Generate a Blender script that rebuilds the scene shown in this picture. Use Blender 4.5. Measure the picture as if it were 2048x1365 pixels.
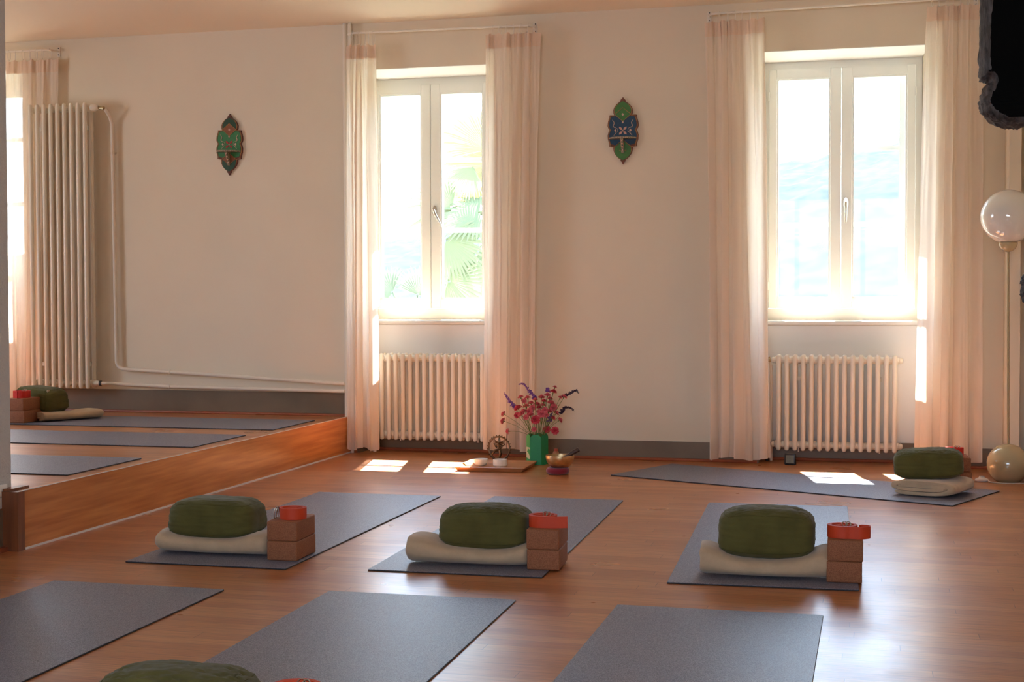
import bpy, bmesh, math, random
from math import sin, cos, pi, radians
from mathutils import Vector, Matrix, noise

S = bpy.context.scene
for o in list(bpy.data.objects):
    bpy.data.objects.remove(o)
COL = S.collection

# ------------------------------------------------------------------ camera
F_PX, PITCH, YAW, ROLL, CAM_H = 2832.07, -0.0308, 0.2511, -0.0025, 0.9359
cam = bpy.data.cameras.new('camera')
cam.sensor_width = 36.0
cam.lens = F_PX * 36.0 / 2048.0
cam.clip_start = 0.05
cam.clip_end = 800
camo = bpy.data.objects.new('camera', cam)
COL.objects.link(camo)
fw = Vector((-sin(YAW) * cos(PITCH), cos(YAW) * cos(PITCH), sin(PITCH)))
rt = Vector((cos(YAW), sin(YAW), 0))
up = rt.cross(fw)
r2 = rt * cos(ROLL) + up * sin(ROLL)
u2 = up * cos(ROLL) - rt * sin(ROLL)
M = Matrix((r2, u2, -fw)).transposed().to_4x4()
M.translation = Vector((0, 0, CAM_H))
camo.matrix_world = M
S.camera = camo

# ------------------------------------------------------------------ view, world, sun
S.view_settings.view_transform = 'Standard'
S.view_settings.look = 'None'
S.view_settings.gamma = 1
S.view_settings.use_curve_mapping = False
S.view_settings.exposure = 1.68
S.cycles.max_bounces = 10
S.cycles.diffuse_bounces = 6
S.cycles.glossy_bounces = 4
S.cycles.transmission_bounces = 8
S.cycles.transparent_max_bounces = 16
S.cycles.sample_clamp_indirect = 6
S.cycles.use_denoising = True
S.cycles.caustics_reflective = False
S.cycles.caustics_refractive = False

SKY = 4.6
SUN = 27.0
wd = bpy.data.worlds.new('hazy_sky')
S.world = wd
wd.use_nodes = True
wn = wd.node_tree
wn.nodes.clear()
tc = wn.nodes.new('ShaderNodeTexCoord')
sx = wn.nodes.new('ShaderNodeSeparateXYZ')
rp = wn.nodes.new('ShaderNodeValToRGB')
rp.color_ramp.elements[0].position = 0.0
rp.color_ramp.elements[0].color = (0.66, 0.75, 0.86, 1)
rp.color_ramp.elements[1].position = 0.65
rp.color_ramp.elements[1].color = (0.46, 0.67, 1.0, 1)
e = rp.color_ramp.elements.new(0.12)
e.color = (0.62, 0.78, 1.0, 1)
bg = wn.nodes.new('ShaderNodeBackground')
bg.inputs[1].default_value = SKY
wo = wn.nodes.new('ShaderNodeOutputWorld')
wn.links.new(tc.outputs['Generated'], sx.inputs[0])
wn.links.new(sx.outputs[2], rp.inputs[0])
wn.links.new(rp.outputs[0], bg.inputs[0])
wn.links.new(bg.outputs[0], wo.inputs[0])

sl = bpy.data.lights.new('sun', 'SUN')
sl.energy = SUN
sl.angle = radians(0.5)
sl.color = (1.0, 0.965, 0.91)
so = bpy.data.objects.new('sun', sl)
COL.objects.link(so)
so.rotation_euler = Vector((0.215, -1.0, -1.575)).to_track_quat('-Z', 'Y').to_euler()
so.location = (-2, 14, 10)


def portal(name, loc, sx_, sz_, direction):
    l = bpy.data.lights.new(name, 'AREA')
    l.shape = 'RECTANGLE'
    l.size = sx_
    l.size_y = sz_
    l.energy = 1
    l.cycles.is_portal = True
    o = bpy.data.objects.new(name, l)
    COL.objects.link(o)
    o.location = loc
    o.rotation_euler = Vector(direction).to_track_quat('-Z', 'Z').to_euler()


# ------------------------------------------------------------------ materials
def srgb(r, g, b):
    def f(c):
        c /= 255.0
        return c / 12.92 if c <= 0.04045 else ((c + 0.055) / 1.055) ** 2.4
    return (f(r), f(g), f(b), 1)


def mat(name, col, rough=0.5, metal=0.0, spec=0.5, var=0.0, vscale=8.0, bump=0.0, bscale=40.0, bdist=0.002,
        stretch=(1, 1, 1), col2=None, coat=0.0, trans=0.0, sheen=0.0, detail=4.0):
    m = bpy.data.materials.new(name)
    m.use_nodes = True
    nt = m.node_tree
    b = nt.nodes['Principled BSDF']
    b.inputs['Base Color'].default_value = col
    b.inputs['Roughness'].default_value = rough
    b.inputs['Metallic'].default_value = metal
    b.inputs['Specular IOR Level'].default_value = spec
    b.inputs['Coat Weight'].default_value = coat
    b.inputs['Transmission Weight'].default_value = trans
    b.inputs['Sheen Weight'].default_value = sheen
    t = nt.nodes.new('ShaderNodeTexCoord')
    mp = nt.nodes.new('ShaderNodeMapping')
    mp.inputs['Scale'].default_value = stretch
    nt.links.new(t.outputs['Object'], mp.inputs[0])
    if var > 0 or col2:
        n = nt.nodes.new('ShaderNodeTexNoise')
        n.inputs['Scale'].default_value = vscale
        n.inputs['Detail'].default_value = detail
        nt.links.new(mp.outputs[0], n.inputs['Vector'])
        r = nt.nodes.new('ShaderNodeValToRGB')
        c2 = col2 or tuple(min(1, c * (1 - var)) for c in col[:3]) + (1,)
        r.color_ramp.elements[0].position = 0.35
        r.color_ramp.elements[1].position = 0.65
        r.color_ramp.elements[0].color = c2
        r.color_ramp.elements[1].color = col
        nt.links.new(n.outputs[0], r.inputs[0])
        nt.links.new(r.outputs[0], b.inputs['Base Color'])
    if bump > 0:
        n2 = nt.nodes.new('ShaderNodeTexNoise')
        n2.inputs['Scale'].default_value = bscale
        n2.inputs['Detail'].default_value = 5
        nt.links.new(mp.outputs[0], n2.inputs['Vector'])
        bp = nt.nodes.new('ShaderNodeBump')
        bp.inputs['Strength'].default_value = bump
        bp.inputs['Distance'].default_value = bdist
        nt.links.new(n2.outputs[0], bp.inputs['Height'])
        nt.links.new(bp.outputs[0], b.inputs['Normal'])
    return m


def wood_floor(name, along='X'):
    """strip boards running along X, each with its own tone and fine grain"""
    m = bpy.data.materials.new(name)
    m.use_nodes = True
    nt = m.node_tree
    L = nt.links
    b = nt.nodes['Principled BSDF']
    t = nt.nodes.new('ShaderNodeTexCoord')
    sep = nt.nodes.new('ShaderNodeSeparateXYZ')
    L.new(t.outputs['Object'], sep.inputs[0])
    br = nt.nodes.new('ShaderNodeTexBrick')
    br.inputs['Scale'].default_value = 1.0
    br.inputs['Brick Width'].default_value = 1.15
    br.inputs['Row Height'].default_value = 0.062
    br.inputs['Mortar Size'].default_value = 0.0009
    br.inputs['Mortar Smooth'].default_value = 0.3
    br.inputs['Bias'].default_value = 0.0
    br.offset = 0.0
    br.inputs['Color1'].default_value = (0, 0, 0, 1)
    br.inputs['Color2'].default_value = (1, 1, 1, 1)
    br.inputs['Mortar'].default_value = (0.5, 0.5, 0.5, 1)
    cb = nt.nodes.new('ShaderNodeCombineXYZ')
    rw = nt.nodes.new('ShaderNodeMath')
    rw.operation = 'DIVIDE'
    rw.inputs[1].default_value = 0.062
    L.new(sep.outputs[1], rw.inputs[0])
    fl_ = nt.nodes.new('ShaderNodeMath')
    fl_.operation = 'FLOOR'
    L.new(rw.outputs[0], fl_.inputs[0])
    wn_ = nt.nodes.new('ShaderNodeTexWhiteNoise')
    wn_.noise_dimensions = '1D'
    L.new(fl_.outputs[0], wn_.inputs['W'])
    ma = nt.nodes.new('ShaderNodeMath')
    ma.operation = 'MULTIPLY_ADD'
    ma.inputs[1].default_value = 1.15
    L.new(wn_.outputs['Value'], ma.inputs[0])
    L.new(sep.outputs[0], ma.inputs[2])
    L.new(ma.outputs[0], cb.inputs[0])
    L.new(sep.outputs[1], cb.inputs[1])
    L.new(cb.outputs[0], br.inputs['Vector'])
    ramp = nt.nodes.new('ShaderNodeValToRGB')
    els = ramp.color_ramp.elements
    els[0].position = 0.0
    els[0].color = (0.43, 0.150, 0.048, 1)
    els[1].position = 1.0
    els[1].color = (0.57, 0.245, 0.092, 1)
    x = els.new(0.5)
    x.color = (0.50, 0.195, 0.068, 1)
    L.new(br.outputs['Color'], ramp.inputs[0])
    mp = nt.nodes.new('ShaderNodeMapping')
    mp.inputs['Scale'].default_value = (2.2, 60, 1)
    L.new(t.outputs['Object'], mp.inputs[0])
    n = nt.nodes.new('ShaderNodeTexNoise')
    n.inputs['Scale'].default_value = 2.5
    n.inputs['Detail'].default_value = 7
    n.inputs['Roughness'].default_value = 0.65
    L.new(mp.outputs[0], n.inputs['Vector'])
    r2_ = nt.nodes.new('ShaderNodeValToRGB')
    r2_.color_ramp.elements[0].position = 0.36
    r2_.color_ramp.elements[0].color = (0.72, 0.66, 0.62, 1)
    r2_.color_ramp.elements[1].position = 0.62
    r2_.color_ramp.elements[1].color = (1.1, 1.08, 1.05, 1)
    L.new(n.outputs[0], r2_.inputs[0])
    mul = nt.nodes.new('ShaderNodeMix')
    mul.data_type = 'RGBA'
    mul.blend_type = 'MULTIPLY'
    mul.inputs[0].default_value = 1
    L.new(ramp.outputs[0], mul.inputs[6])
    L.new(r2_.outputs[0], mul.inputs[7])
    mx = nt.nodes.new('ShaderNodeMix')
    mx.data_type = 'RGBA'
    mx.inputs[7].default_value = (0.10, 0.035, 0.015, 1)
    L.new(br.outputs['Fac'], mx.inputs[0])
    L.new(mul.outputs[2], mx.inputs[6])
    L.new(mx.outputs[2], b.inputs['Base Color'])
    mr = nt.nodes.new('ShaderNodeMapRange')
    mr.inputs[1].default_value = 0.3
    mr.inputs[2].default_value = 0.7
    mr.inputs[3].default_value = 0.27
    mr.inputs[4].default_value = 0.36
    n3 = nt.nodes.new('ShaderNodeTexNoise')
    n3.inputs['Scale'].default_value = 3.0
    n3.inputs['Detail'].default_value = 3
    L.new(t.outputs['Object'], n3.inputs['Vector'])
    L.new(n3.outputs[0], mr.inputs[0])
    L.new(mr.outputs[0], b.inputs['Roughness'])
    b.inputs['Specular IOR Level'].default_value = 0.95
    bp = nt.nodes.new('ShaderNodeBump')
    bp.inputs['Strength'].default_value = 0.10
    bp.inputs['Distance'].default_value = 0.001
    L.new(n.outputs[0], bp.inputs['Height'])
    L.new(bp.outputs[0], b.inputs['Normal'])
    return m


def plain_wood(name, c1, c2, stretch, rough=0.35, scale=3.0, bump=0.05):
    m = mat(name, c1, rough=rough, col2=c2, vscale=scale, stretch=stretch, bump=bump, bscale=scale * 2, detail=8)
    return m


def cloth_sheer(name, col, kd=0.5, kt=0.4, kp=0.1):
    m = bpy.data.materials.new(name)
    m.use_nodes = True
    nt = m.node_tree
    nt.nodes.clear()
    L = nt.links
    d = nt.nodes.new('ShaderNodeBsdfDiffuse')
    t = nt.nodes.new('ShaderNodeBsdfTranslucent')
    p = nt.nodes.new('ShaderNodeBsdfTransparent')
    d.inputs[0].default_value = col
    t.inputs[0].default_value = col
    w = nt.nodes.new('ShaderNodeTexWave')
    w.inputs['Scale'].default_value = 220
    w.inputs['Distortion'].default_value = 1
    tcx = nt.nodes.new('ShaderNodeTexCoord')
    L.new(tcx.outputs['Object'], w.inputs[0])
    bp = nt.nodes.new('ShaderNodeBump')
    bp.inputs['Strength'].default_value = 0.05
    bp.inputs['Distance'].default_value = 0.0005
    L.new(w.outputs[1], bp.inputs['Height'])
    L.new(bp.outputs[0], d.inputs['Normal'])
    m1 = nt.nodes.new('ShaderNodeMixShader')
    m1.inputs[0].default_value = kt / (kd + kt)
    L.new(d.outputs[0], m1.inputs[1])
    L.new(t.outputs[0], m1.inputs[2])
    m2 = nt.nodes.new('ShaderNodeMixShader')
    m2.inputs[0].default_value = kp
    L.new(m1.outputs[0], m2.inputs[1])
    L.new(p.outputs[0], m2.inputs[2])
    o = nt.nodes.new('ShaderNodeOutputMaterial')
    L.new(m2.outputs[0], o.inputs[0])
    return m


def pane_glass(name):
    m = bpy.data.materials.new(name)
    m.use_nodes = True
    nt = m.node_tree
    nt.nodes.clear()
    p = nt.nodes.new('ShaderNodeBsdfTransparent')
    p.inputs[0].default_value = (0.97, 0.985, 0.98, 1)
    g = nt.nodes.new('ShaderNodeBsdfGlossy')
    g.inputs['Roughness'].default_value = 0.02
    lw = nt.nodes.new('ShaderNodeLayerWeight')
    lw.inputs[0].default_value = 0.5
    pw = nt.nodes.new('ShaderNodeMath')
    pw.operation = 'POWER'
    pw.inputs[1].default_value = 4.0
    nt.links.new(lw.outputs['Facing'], pw.inputs[0])
    f = nt.nodes.new('ShaderNodeMapRange')
    f.inputs[3].default_value = 0.012
    f.inputs[4].default_value = 0.7
    nt.links.new(pw.outputs[0], f.inputs[0])
    mx = nt.nodes.new('ShaderNodeMixShader')
    nt.links.new(f.outputs[0], mx.inputs[0])
    nt.links.new(p.outputs[0], mx.inputs[1])
    nt.links.new(g.outputs[0], mx.inputs[2])
    o = nt.nodes.new('ShaderNodeOutputMaterial')
    nt.links.new(mx.outputs[0], o.inputs[0])
    return m


def speckle(name, ca, cb, scale=900, rough=0.55, bump=0.25):
    m = mat(name, ca, rough=rough, bump=bump, bscale=scale * 0.7, bdist=0.0008, spec=0.6)
    nt = m.node_tree
    b = nt.nodes['Principled BSDF']
    n = nt.nodes.new('ShaderNodeTexNoise')
    n.inputs['Scale'].default_value = scale
    n.inputs['Detail'].default_value = 2
    t = nt.nodes.new('ShaderNodeTexCoord')
    nt.links.new(t.outputs['Object'], n.inputs['Vector'])
    r = nt.nodes.new('ShaderNodeValToRGB')
    r.color_ramp.elements[0].position = 0.40
    r.color_ramp.elements[0].color = ca
    r.color_ramp.elements[1].position = 0.60
    r.color_ramp.elements[1].color = cb
    nt.links.new(n.outputs[0], r.inputs[0])
    nt.links.new(r.outputs[0], b.inputs['Base Color'])
    return m


PLASTER = mat('white_plaster', (0.79, 0.69, 0.545, 1), rough=0.85, spec=0.2, var=0.05, vscale=1.3, bump=0.35, bscale=14, bdist=0.004)
NICHE_GLARE = mat('niche_glare_white', (0.86, 0.85, 0.83, 1), rough=0.8, spec=0.2, bump=0.3, bscale=14, bdist=0.003)  # whiter than the plaster, to stand in for window glare
STUB = mat('rough_grey_plaster', (0.62, 0.60, 0.57, 1), rough=0.9, spec=0.2, bump=1.0, bscale=110, bdist=0.004)
CEIL = mat('ceiling_paint', (0.88, 0.80, 0.67, 1), rough=0.9, spec=0.1, bump=0.15, bscale=6, bdist=0.004)
DADO = mat('grey_brown_skirting_paint', (0.195, 0.135, 0.082, 1), rough=0.45, var=0.15, vscale=5, bump=0.3, bscale=12)
FLOOR = wood_floor('strip_wood_floor')
STEPW = plain_wood('orange_step_board', (0.68, 0.28, 0.085, 1), (0.50, 0.165, 0.042, 1), (14, 0.8, 14), rough=0.28)
POSTW = plain_wood('dark_step_post_wood', (0.24, 0.075, 0.025, 1), (0.15, 0.045, 0.016, 1), (16, 16, 1.2), rough=0.35)
BEADW = mat('red_brown_bead', (0.30, 0.075, 0.03, 1), rough=0.35)
WHITEP = mat('white_window_paint', (0.83, 0.82, 0.78, 1), rough=0.35, var=0.02, vscale=3)
BEADD = mat('pale_caulk_highlight', (0.80, 0.78, 0.76, 1), rough=0.4)  # foot caulk, also the painted nosing highlight
RADP = mat('cream_radiator_enamel', (0.80, 0.73, 0.61, 1), rough=0.28, var=0.02)
PIPEP = mat('cream_pipe_paint', (0.78, 0.69, 0.57, 1), rough=0.4)
RODP = mat('cream_rod_paint', (0.78, 0.71, 0.62, 1), rough=0.35)
DARKM = mat('dark_screw_metal', (0.05, 0.045, 0.04, 1), rough=0.5, metal=0.6)
CHROME = mat('brushed_chrome', (0.70, 0.66, 0.60, 1), rough=0.2, metal=1.0)
BRASSV = mat('aged_valve_brass', (0.45, 0.33, 0.18, 1), rough=0.35, metal=0.9)
CURT = cloth_sheer('sheer_cream_cotton', (0.93, 0.815, 0.70, 1), 0.5, 0.42, 0.08)
CURTH = cloth_sheer('doubled_cream_cotton', (0.86, 0.69, 0.55, 1), 0.7, 0.28, 0.0)
GLASS = pane_glass('window_glass')
MATM = speckle('blue_grey_speckled_rubber', (0.072, 0.080, 0.118, 1), (0.27, 0.285, 0.365, 1), 420, rough=0.44)
MATE = mat('dark_mat_edge', (0.02, 0.02, 0.024, 1), rough=0.6)
GREEN = mat('olive_green_cotton', (0.115, 0.106, 0.030, 1), rough=0.9, spec=0.2, var=0.22, vscale=14, bump=0.4, bscale=220, bdist=0.0006, sheen=0.12)
GSEAM = mat('olive_seam_cotton', (0.085, 0.080, 0.022, 1), rough=0.9, spec=0.2)
CREAMF = mat('cream_fleece', (0.58, 0.43, 0.28, 1), rough=0.95, spec=0.1, var=0.10, vscale=30, bump=0.7, bscale=260, bdist=0.0012, sheen=0.3)
CORK = speckle('cork', (0.235, 0.078, 0.030, 1), (0.37, 0.140, 0.056, 1), 520, rough=0.75, bump=0.5)
ORANGE = mat('orange_red_webbing', (0.62, 0.055, 0.010, 1), rough=0.6, bump=0.4, bscale=500, bdist=0.0004)
RED = mat('red_webbing', (0.66, 0.022, 0.010, 1), rough=0.6)
RING = mat('nickel_ring', (0.55, 0.52, 0.48, 1), rough=0.2, metal=1.0)


# ------------------------------------------------------------------ mesh helpers
class MB:
    def __init__(self):
        self.v = []
        self.f = []

    def add(self, vs, fs):
        k = len(self.v)
        self.v += [tuple(p) for p in vs]
        self.f += [tuple(i + k for i in f) for f in fs]
        return self

    def box(self, x0, y0, z0, x1, y1, z1):
        vs = [(x0, y0, z0), (x1, y0, z0), (x1, y1, z0), (x0, y1, z0), (x0, y0, z1), (x1, y0, z1), (x1, y1, z1), (x0, y1, z1)]
        return self.add(vs, [(0, 3, 2, 1), (4, 5, 6, 7), (0, 1, 5, 4), (1, 2, 6, 5), (2, 3, 7, 6), (3, 0, 4, 7)])

    def rbox(self, x0, y0, z0, x1, y1, z1, r=0.004, seg=2):
        bm = bmesh.new()
        bmesh.ops.create_cube(bm, size=1)
        for v in bm.verts:
            v.co = Vector(((x0 + x1) / 2 + v.co.x * (x1 - x0), (y0 + y1) / 2 + v.co.y * (y1 - y0), (z0 + z1) / 2 + v.co.z * (z1 - z0)))
        bmesh.ops.bevel(bm, geom=bm.edges[:], offset=r, segments=seg, affect='EDGES', profile=0.5)
        bm.verts.index_update()
        self.add([v.co[:] for v in bm.verts], [[v.index for v in f.verts] for f in bm.faces])
        bm.free()
        return self

    def prism(self, poly, z0, z1):
        """polygon in XY (counter-clockwise), extruded along Z"""
        n = len(poly)
        vs = [(x, y, z0) for x, y in poly] + [(x, y, z1) for x, y in poly]
        fs = [tuple(range(n - 1, -1, -1)), tuple(range(n, 2 * n))]
        fs += [(i, (i + 1) % n, n + (i + 1) % n, n + i) for i in range(n)]
        return self.add(vs, fs)

    def prism_y(self, poly, y0, y1):
        """polygon in XZ (counter-clockwise seen from -Y), front face at y0"""
        n = len(poly)
        vs = [(x, y0, z) for x, z in poly] + [(x, y1, z) for x, z in poly]
        fs = [tuple(range(n)), tuple(range(2 * n - 1, n - 1, -1))]
        fs += [((i + 1) % n, i, n + i, n + (i + 1) % n) for i in range(n)]
        return self.add(vs, fs)

    def tube(self, pts, r, seg=10, cap=True, closed=False, flat=1.0):
        pts = [Vector(p) for p in pts]
        n = len(pts)
        rs = r if isinstance(r, (list, tuple)) else [r] * n
        vs, fs = [], []
        prev = None
        for i, p in enumerate(pts):
            if closed:
                t = pts[(i + 1) % n] - pts[i - 1]
            else:
                t = pts[min(i + 1, n - 1)] - pts[max(i - 1, 0)]
            t.normalize()
            if prev is None:
                a = Vector((0, 0, 1)) if abs(t.z) < 0.9 else Vector((1, 0, 0))
                nrm = t.cross(a).normalized()
            else:
                nrm = (prev - t * prev.dot(t)).normalized()
            prev = nrm
            bn = t.cross(nrm)
            for k in range(seg):
                an = 2 * pi * k / seg
                vs.append(p + (nrm * cos(an) + bn * sin(an) * flat) * rs[i])
        m = n if closed else n - 1
        for i in range(m):
            j = (i + 1) % n
            for k in range(seg):
                l = (k + 1) % seg
                fs.append((i * seg + k, i * seg + l, j * seg + l, j * seg + k))
        if cap and not closed:
            fs.append(tuple(range(seg - 1, -1, -1)))
            fs.append(tuple((n - 1) * seg + k for k in range(seg)))
        return self.add(vs, fs)

    def lathe(self, prof, c=(0, 0, 0), seg=32, axis='Z', sx_=1.0, sy_=1.0):
        vs, fs = [], []
        n = len(prof)
        for r, z in prof:
            for k in range(seg):
                a = 2 * pi * k / seg
                p = (r * cos(a) * sx_, r * sin(a) * sy_, z)
                if axis == 'X':
                    p = (z, r * cos(a), r * sin(a))
                if axis == 'Y':
                    p = (r * cos(a), z, r * sin(a))
                vs.append((p[0] + c[0], p[1] + c[1], p[2] + c[2]))
        for i in range(n - 1):
            for k in range(seg):
                l = (k + 1) % seg
                fs.append((i * seg + k, i * seg + l, (i + 1) * seg + l, (i + 1) * seg + k))
        if prof[0][0] > 1e-6:
            fs.append(tuple(range(seg - 1, -1, -1)))
        if prof[-1][0] > 1e-6:
            fs.append(tuple((n - 1) * seg + k for k in range(seg)))
        return self.add(vs, fs)

    def grid(self, fn, nu, nv, close_u=False):
        vs = [fn(i / nu, j / nv) for j in range(nv + 1) for i in range(nu + (0 if close_u else 1))]
        w = nu + (0 if close_u else 1)
        fs = []
        for j in range(nv):
            for i in range(nu):
                a = j * w + i
                b = j * w + (i + 1) % w if close_u else a + 1
                fs.append((a, b, b + w, a + w))
        return self.add(vs, fs)

    def xf(self, mtx):
        self.v = [tuple(mtx @ Vector(p)) for p in self.v]
        return self

    def build(self, name, m, parent=None, smooth=True, angle=35, mats=None, loc=None):
        me = bpy.data.meshes.new(name)
        me.from_pydata(self.v, [], self.f)
        bm = bmesh.new()
        bm.from_mesh(me)
        bmesh.ops.remove_doubles(bm, verts=bm.verts, dist=1e-6)
        bmesh.ops.recalc_face_normals(bm, faces=bm.faces)
        bm.to_mesh(me)
        bm.free()
        if smooth:
            me.shade_smooth()
            me.set_sharp_from_angle(angle=radians(angle))
        me.materials.append(m)
        o = bpy.data.objects.new(name, me)
        COL.objects.link(o)
        if parent:
            o.parent = parent
        if loc:
            o.location = loc
        return o


def smooth(pts, k=6):
    P = [Vector(p_) for p_ in pts]
    out = []
    for i in range(len(P) - 1):
        a, b, c, d = P[max(i - 1, 0)], P[i], P[i + 1], P[min(i + 2, len(P) - 1)]
        for j in range(k):
            t = j / k
            out.append(0.5 * ((2 * b) + (c - a) * t + (2 * a - 5 * b + 4 * c - d) * t * t + (3 * b - a - 3 * c + d) * t ** 3))
    out.append(P[-1])
    return out


def circle(r, n=24, c=(0, 0), sx_=1, sy_=1, a0=0):
    return [(c[0] + r * cos(a0 + 2 * pi * k / n) * sx_, c[1] + r * sin(a0 + 2 * pi * k / n) * sy_) for k in range(n)]


def thing(name, label, cat, loc=(0, 0, 0), rz=0, group=None):
    o = bpy.data.objects.new(name, None)
    o.empty_display_size = 0.05
    COL.objects.link(o)
    o.location = loc
    o.rotation_euler = (0, 0, rz)
    o['label'] = label
    o['category'] = cat
    if group:
        o['group'] = group
    return o


def tag(o, label, cat, group=None):
    o['label'] = label
    o['category'] = cat
    if group:
        o['group'] = group
    return o


def struct(o):
    o['kind'] = 'structure'
    return o


def copy_tree(o, parent=None):
    c = o.copy()
    COL.objects.link(c)
    c.parent = parent
    for ch in list(o.children):
        copy_tree(ch, c)
    return c


# ------------------------------------------------------------------ room shell
YW = 8.05
ZC = 2.58
HS = 0.2185
XS = -3.07
YG = YW + 0.40
# niches: (x0 front, x1 front, x0 deep, x1 deep, z_top, z_sill, floor z)
NICHES = [(-6.25, -5.30, -6.30, -5.34, 2.40, 1.02, HS),
          (-3.02, -2.19, -3.10, -2.26, 2.305, 0.80, 0.0),
          (-0.64, 0.27, -0.645, 0.255, 2.305, 0.80, 0.0)]
wb = MB()
YO = YW + 0.62


def pier(xa, xad, xb, xbd):
    wb.prism([(xa, YW), (xb, YW), (xbd, YG + 0.02), (xbd, YO), (xad, YO), (xad, YG + 0.02)], 0, ZC)


pier(-7.4, -7.4, NICHES[0][0], NICHES[0][2])
pier(NICHES[0][1], NICHES[0][3], NICHES[1][0], NICHES[1][2])
pier(NICHES[1][1], NICHES[1][3], NICHES[2][0], NICHES[2][2])
pier(NICHES[2][1], NICHES[2][3], 1.1, 1.1)
for a, b, ad, bd, zt, zs, zf in NICHES:
    wb.box(a - 0.12, YW + 0.0005, zt, b + 0.12, YO, ZC)
    wb.box(ad - 0.04, YW + 0.19, 0, bd + 0.04, YO, zs)
struct(wb.build('wall_back', PLASTER, smooth=False))
fl = MB().box(XS - 0.27, -2.8, -0.1, 1.1, YW + 0.2, 0.0)
struct(fl.build('floor', FLOOR, smooth=False))
# raised platform
pf = MB().prism([(-7.4, 2.9), (-3.342, 2.9), (-3.342, 4.667), (XS - 0.022, 4.667), (XS - 0.022, YW + 0.2), (-7.4, YW + 0.2)], 0.001, HS)
struct(pf.build('floor_platform', FLOOR, smooth=False))
ce = MB().box(-7.5, -2.8, ZC, 1.2, YO, ZC + 0.1)
struct(ce.build('ceiling', CEIL, smooth=False))
wl = MB().box(-3.34, -2.8, 0, -3.14, 4.665, ZC)
struct(wl.build('wall_left', STUB, smooth=False))
# platform room: left side, unseen window opening added for fill, and near end
wp = MB().box(-7.4, 2.8, 0, -7.2, 4.4, ZC).box(-7.4, 5.8, 0, -7.2, YO, ZC).box(-7.4, 4.4, 2.3, -7.2, 5.8, ZC).box(-7.4, 4.4, 0, -7.2, 5.8, 0.9)
struct(wp.build('wall_platform', PLASTER, smooth=False))
wq = MB().box(-7.4, 2.8, 0, -3.34, 2.9, ZC)
struct(wq.build('wall_platform_end', PLASTER, smooth=False))
# right wall, with a boxed pipe chase in the far corner
wr = MB().box(0.86, -2.8, 0, 1.06, YW + 0.2, ZC)
struct(wr.build('wall_right', PLASTER, smooth=False))
ch = MB().prism([(0.67, YW + 0.01), (0.676, 7.85), (0.736, 7.85), (0.74, YW + 0.01)], 0, ZC)
struct(ch.build('trim_1', PLASTER, smooth=False))
# wall behind the camera, wide unseen window opening added for front fill
WX0, WX1, WZ0, WZ1 = -1.9, 0.7, 0.9, 2.3
wf = MB().box(-3.34, -2.8, 0, WX0, -2.6, ZC).box(WX1, -2.8, 0, 1.06, -2.6, ZC).box(WX0, -2.8, WZ1, WX1, -2.6, ZC).box(WX0, -2.8, 0, WX1, -2.6, WZ0)
struct(wf.build('wall_front', PLASTER, smooth=False))
wfr = MB()
for k in range(4):
    x = WX0 + (WX1 - WX0) * k / 3
    wfr.box(x - 0.03, -2.72, WZ0, x + 0.03, -2.66, WZ1)
wfr.box(WX0, -2.72, WZ0, WX1, -2.66, WZ0 + 0.06).box(WX0, -2.72, WZ1 - 0.06, WX1, -2.66, WZ1)
struct(wfr.build('window_4', WHITEP, smooth=False))
wfr = MB()
for k in range(3):
    y = 4.4 + 1.4 * k / 2
    wfr.box(-7.32, y - 0.03, 0.9, -7.26, y + 0.03, 2.3)
wfr.box(-7.32, 4.4, 0.9, -7.26, 5.8, 0.96).box(-7.32, 4.4, 2.24, -7.26, 5.8, 2.3)
struct(wfr.build('window_5', WHITEP, smooth=False))  # unseen side window, added and sized for fill light
portal('portal_back', ((WX0 + WX1) / 2, -2.62, (WZ0 + WZ1) / 2), WX1 - WX0, WZ1 - WZ0, (0, 1, 0))
portal('portal_side', (-7.22, 5.1, 1.6), 1.4, 1.4, (1, 0, 0))
for a, b, ad, bd, zt, zs, zf in NICHES:
    portal('portal_window', ((ad + bd) / 2, YO + 0.01, (zt + zs) / 2), bd - ad, zt - zs, (0, -1, 0))

# skirtings: a painted band 11 cm high, and the small wooden bead at the floor
T = 0.008
bb = MB()
BH = 0.110
bb.box(XS, YW - T, 0, NICHES[1][0], YW, BH)
bb.box(NICHES[1][1], YW - T, 0, NICHES[2][0], YW, BH)
bb.box(NICHES[2][1], YW - T, 0, 0.672, YW, BH)
for n in NICHES[1:]:
    bb.box(n[0] - 0.02, YW + 0.19 - T, 0, n[1] + 0.02, YW + 0.19, BH)
    bb.box(n[0] - 0.004, YW - T, 0, n[0] + T, YW + 0.19, BH)
    bb.box(n[1] - T, YW - T, 0, n[1] + 0.004, YW + 0.19, BH)
bb.prism([(0.662, YW), (0.667, 7.842), (0.742, 7.842), (0.746, YW)], 0, BH - 0.002)
bb.box(0.74, YW - T, 0, 0.86, YW, BH)
struct(bb.build('baseboard_back', DADO, smooth=False))
bb = MB().box(-7.2, YW - T, HS, -3.075, YW, HS + 0.142)
struct(bb.build('baseboard_platform', DADO, smooth=False))
bb = MB().box(-3.14, -2.6, 0, -3.128, 4.60, 0.150).box(0.852, -2.6, 0, 0.86, YW, BH)
struct(bb.build('baseboard_left', DADO, smooth=False))


def bead(path, r=0.011):
    return MB().tube(path, r, seg=8)


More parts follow.
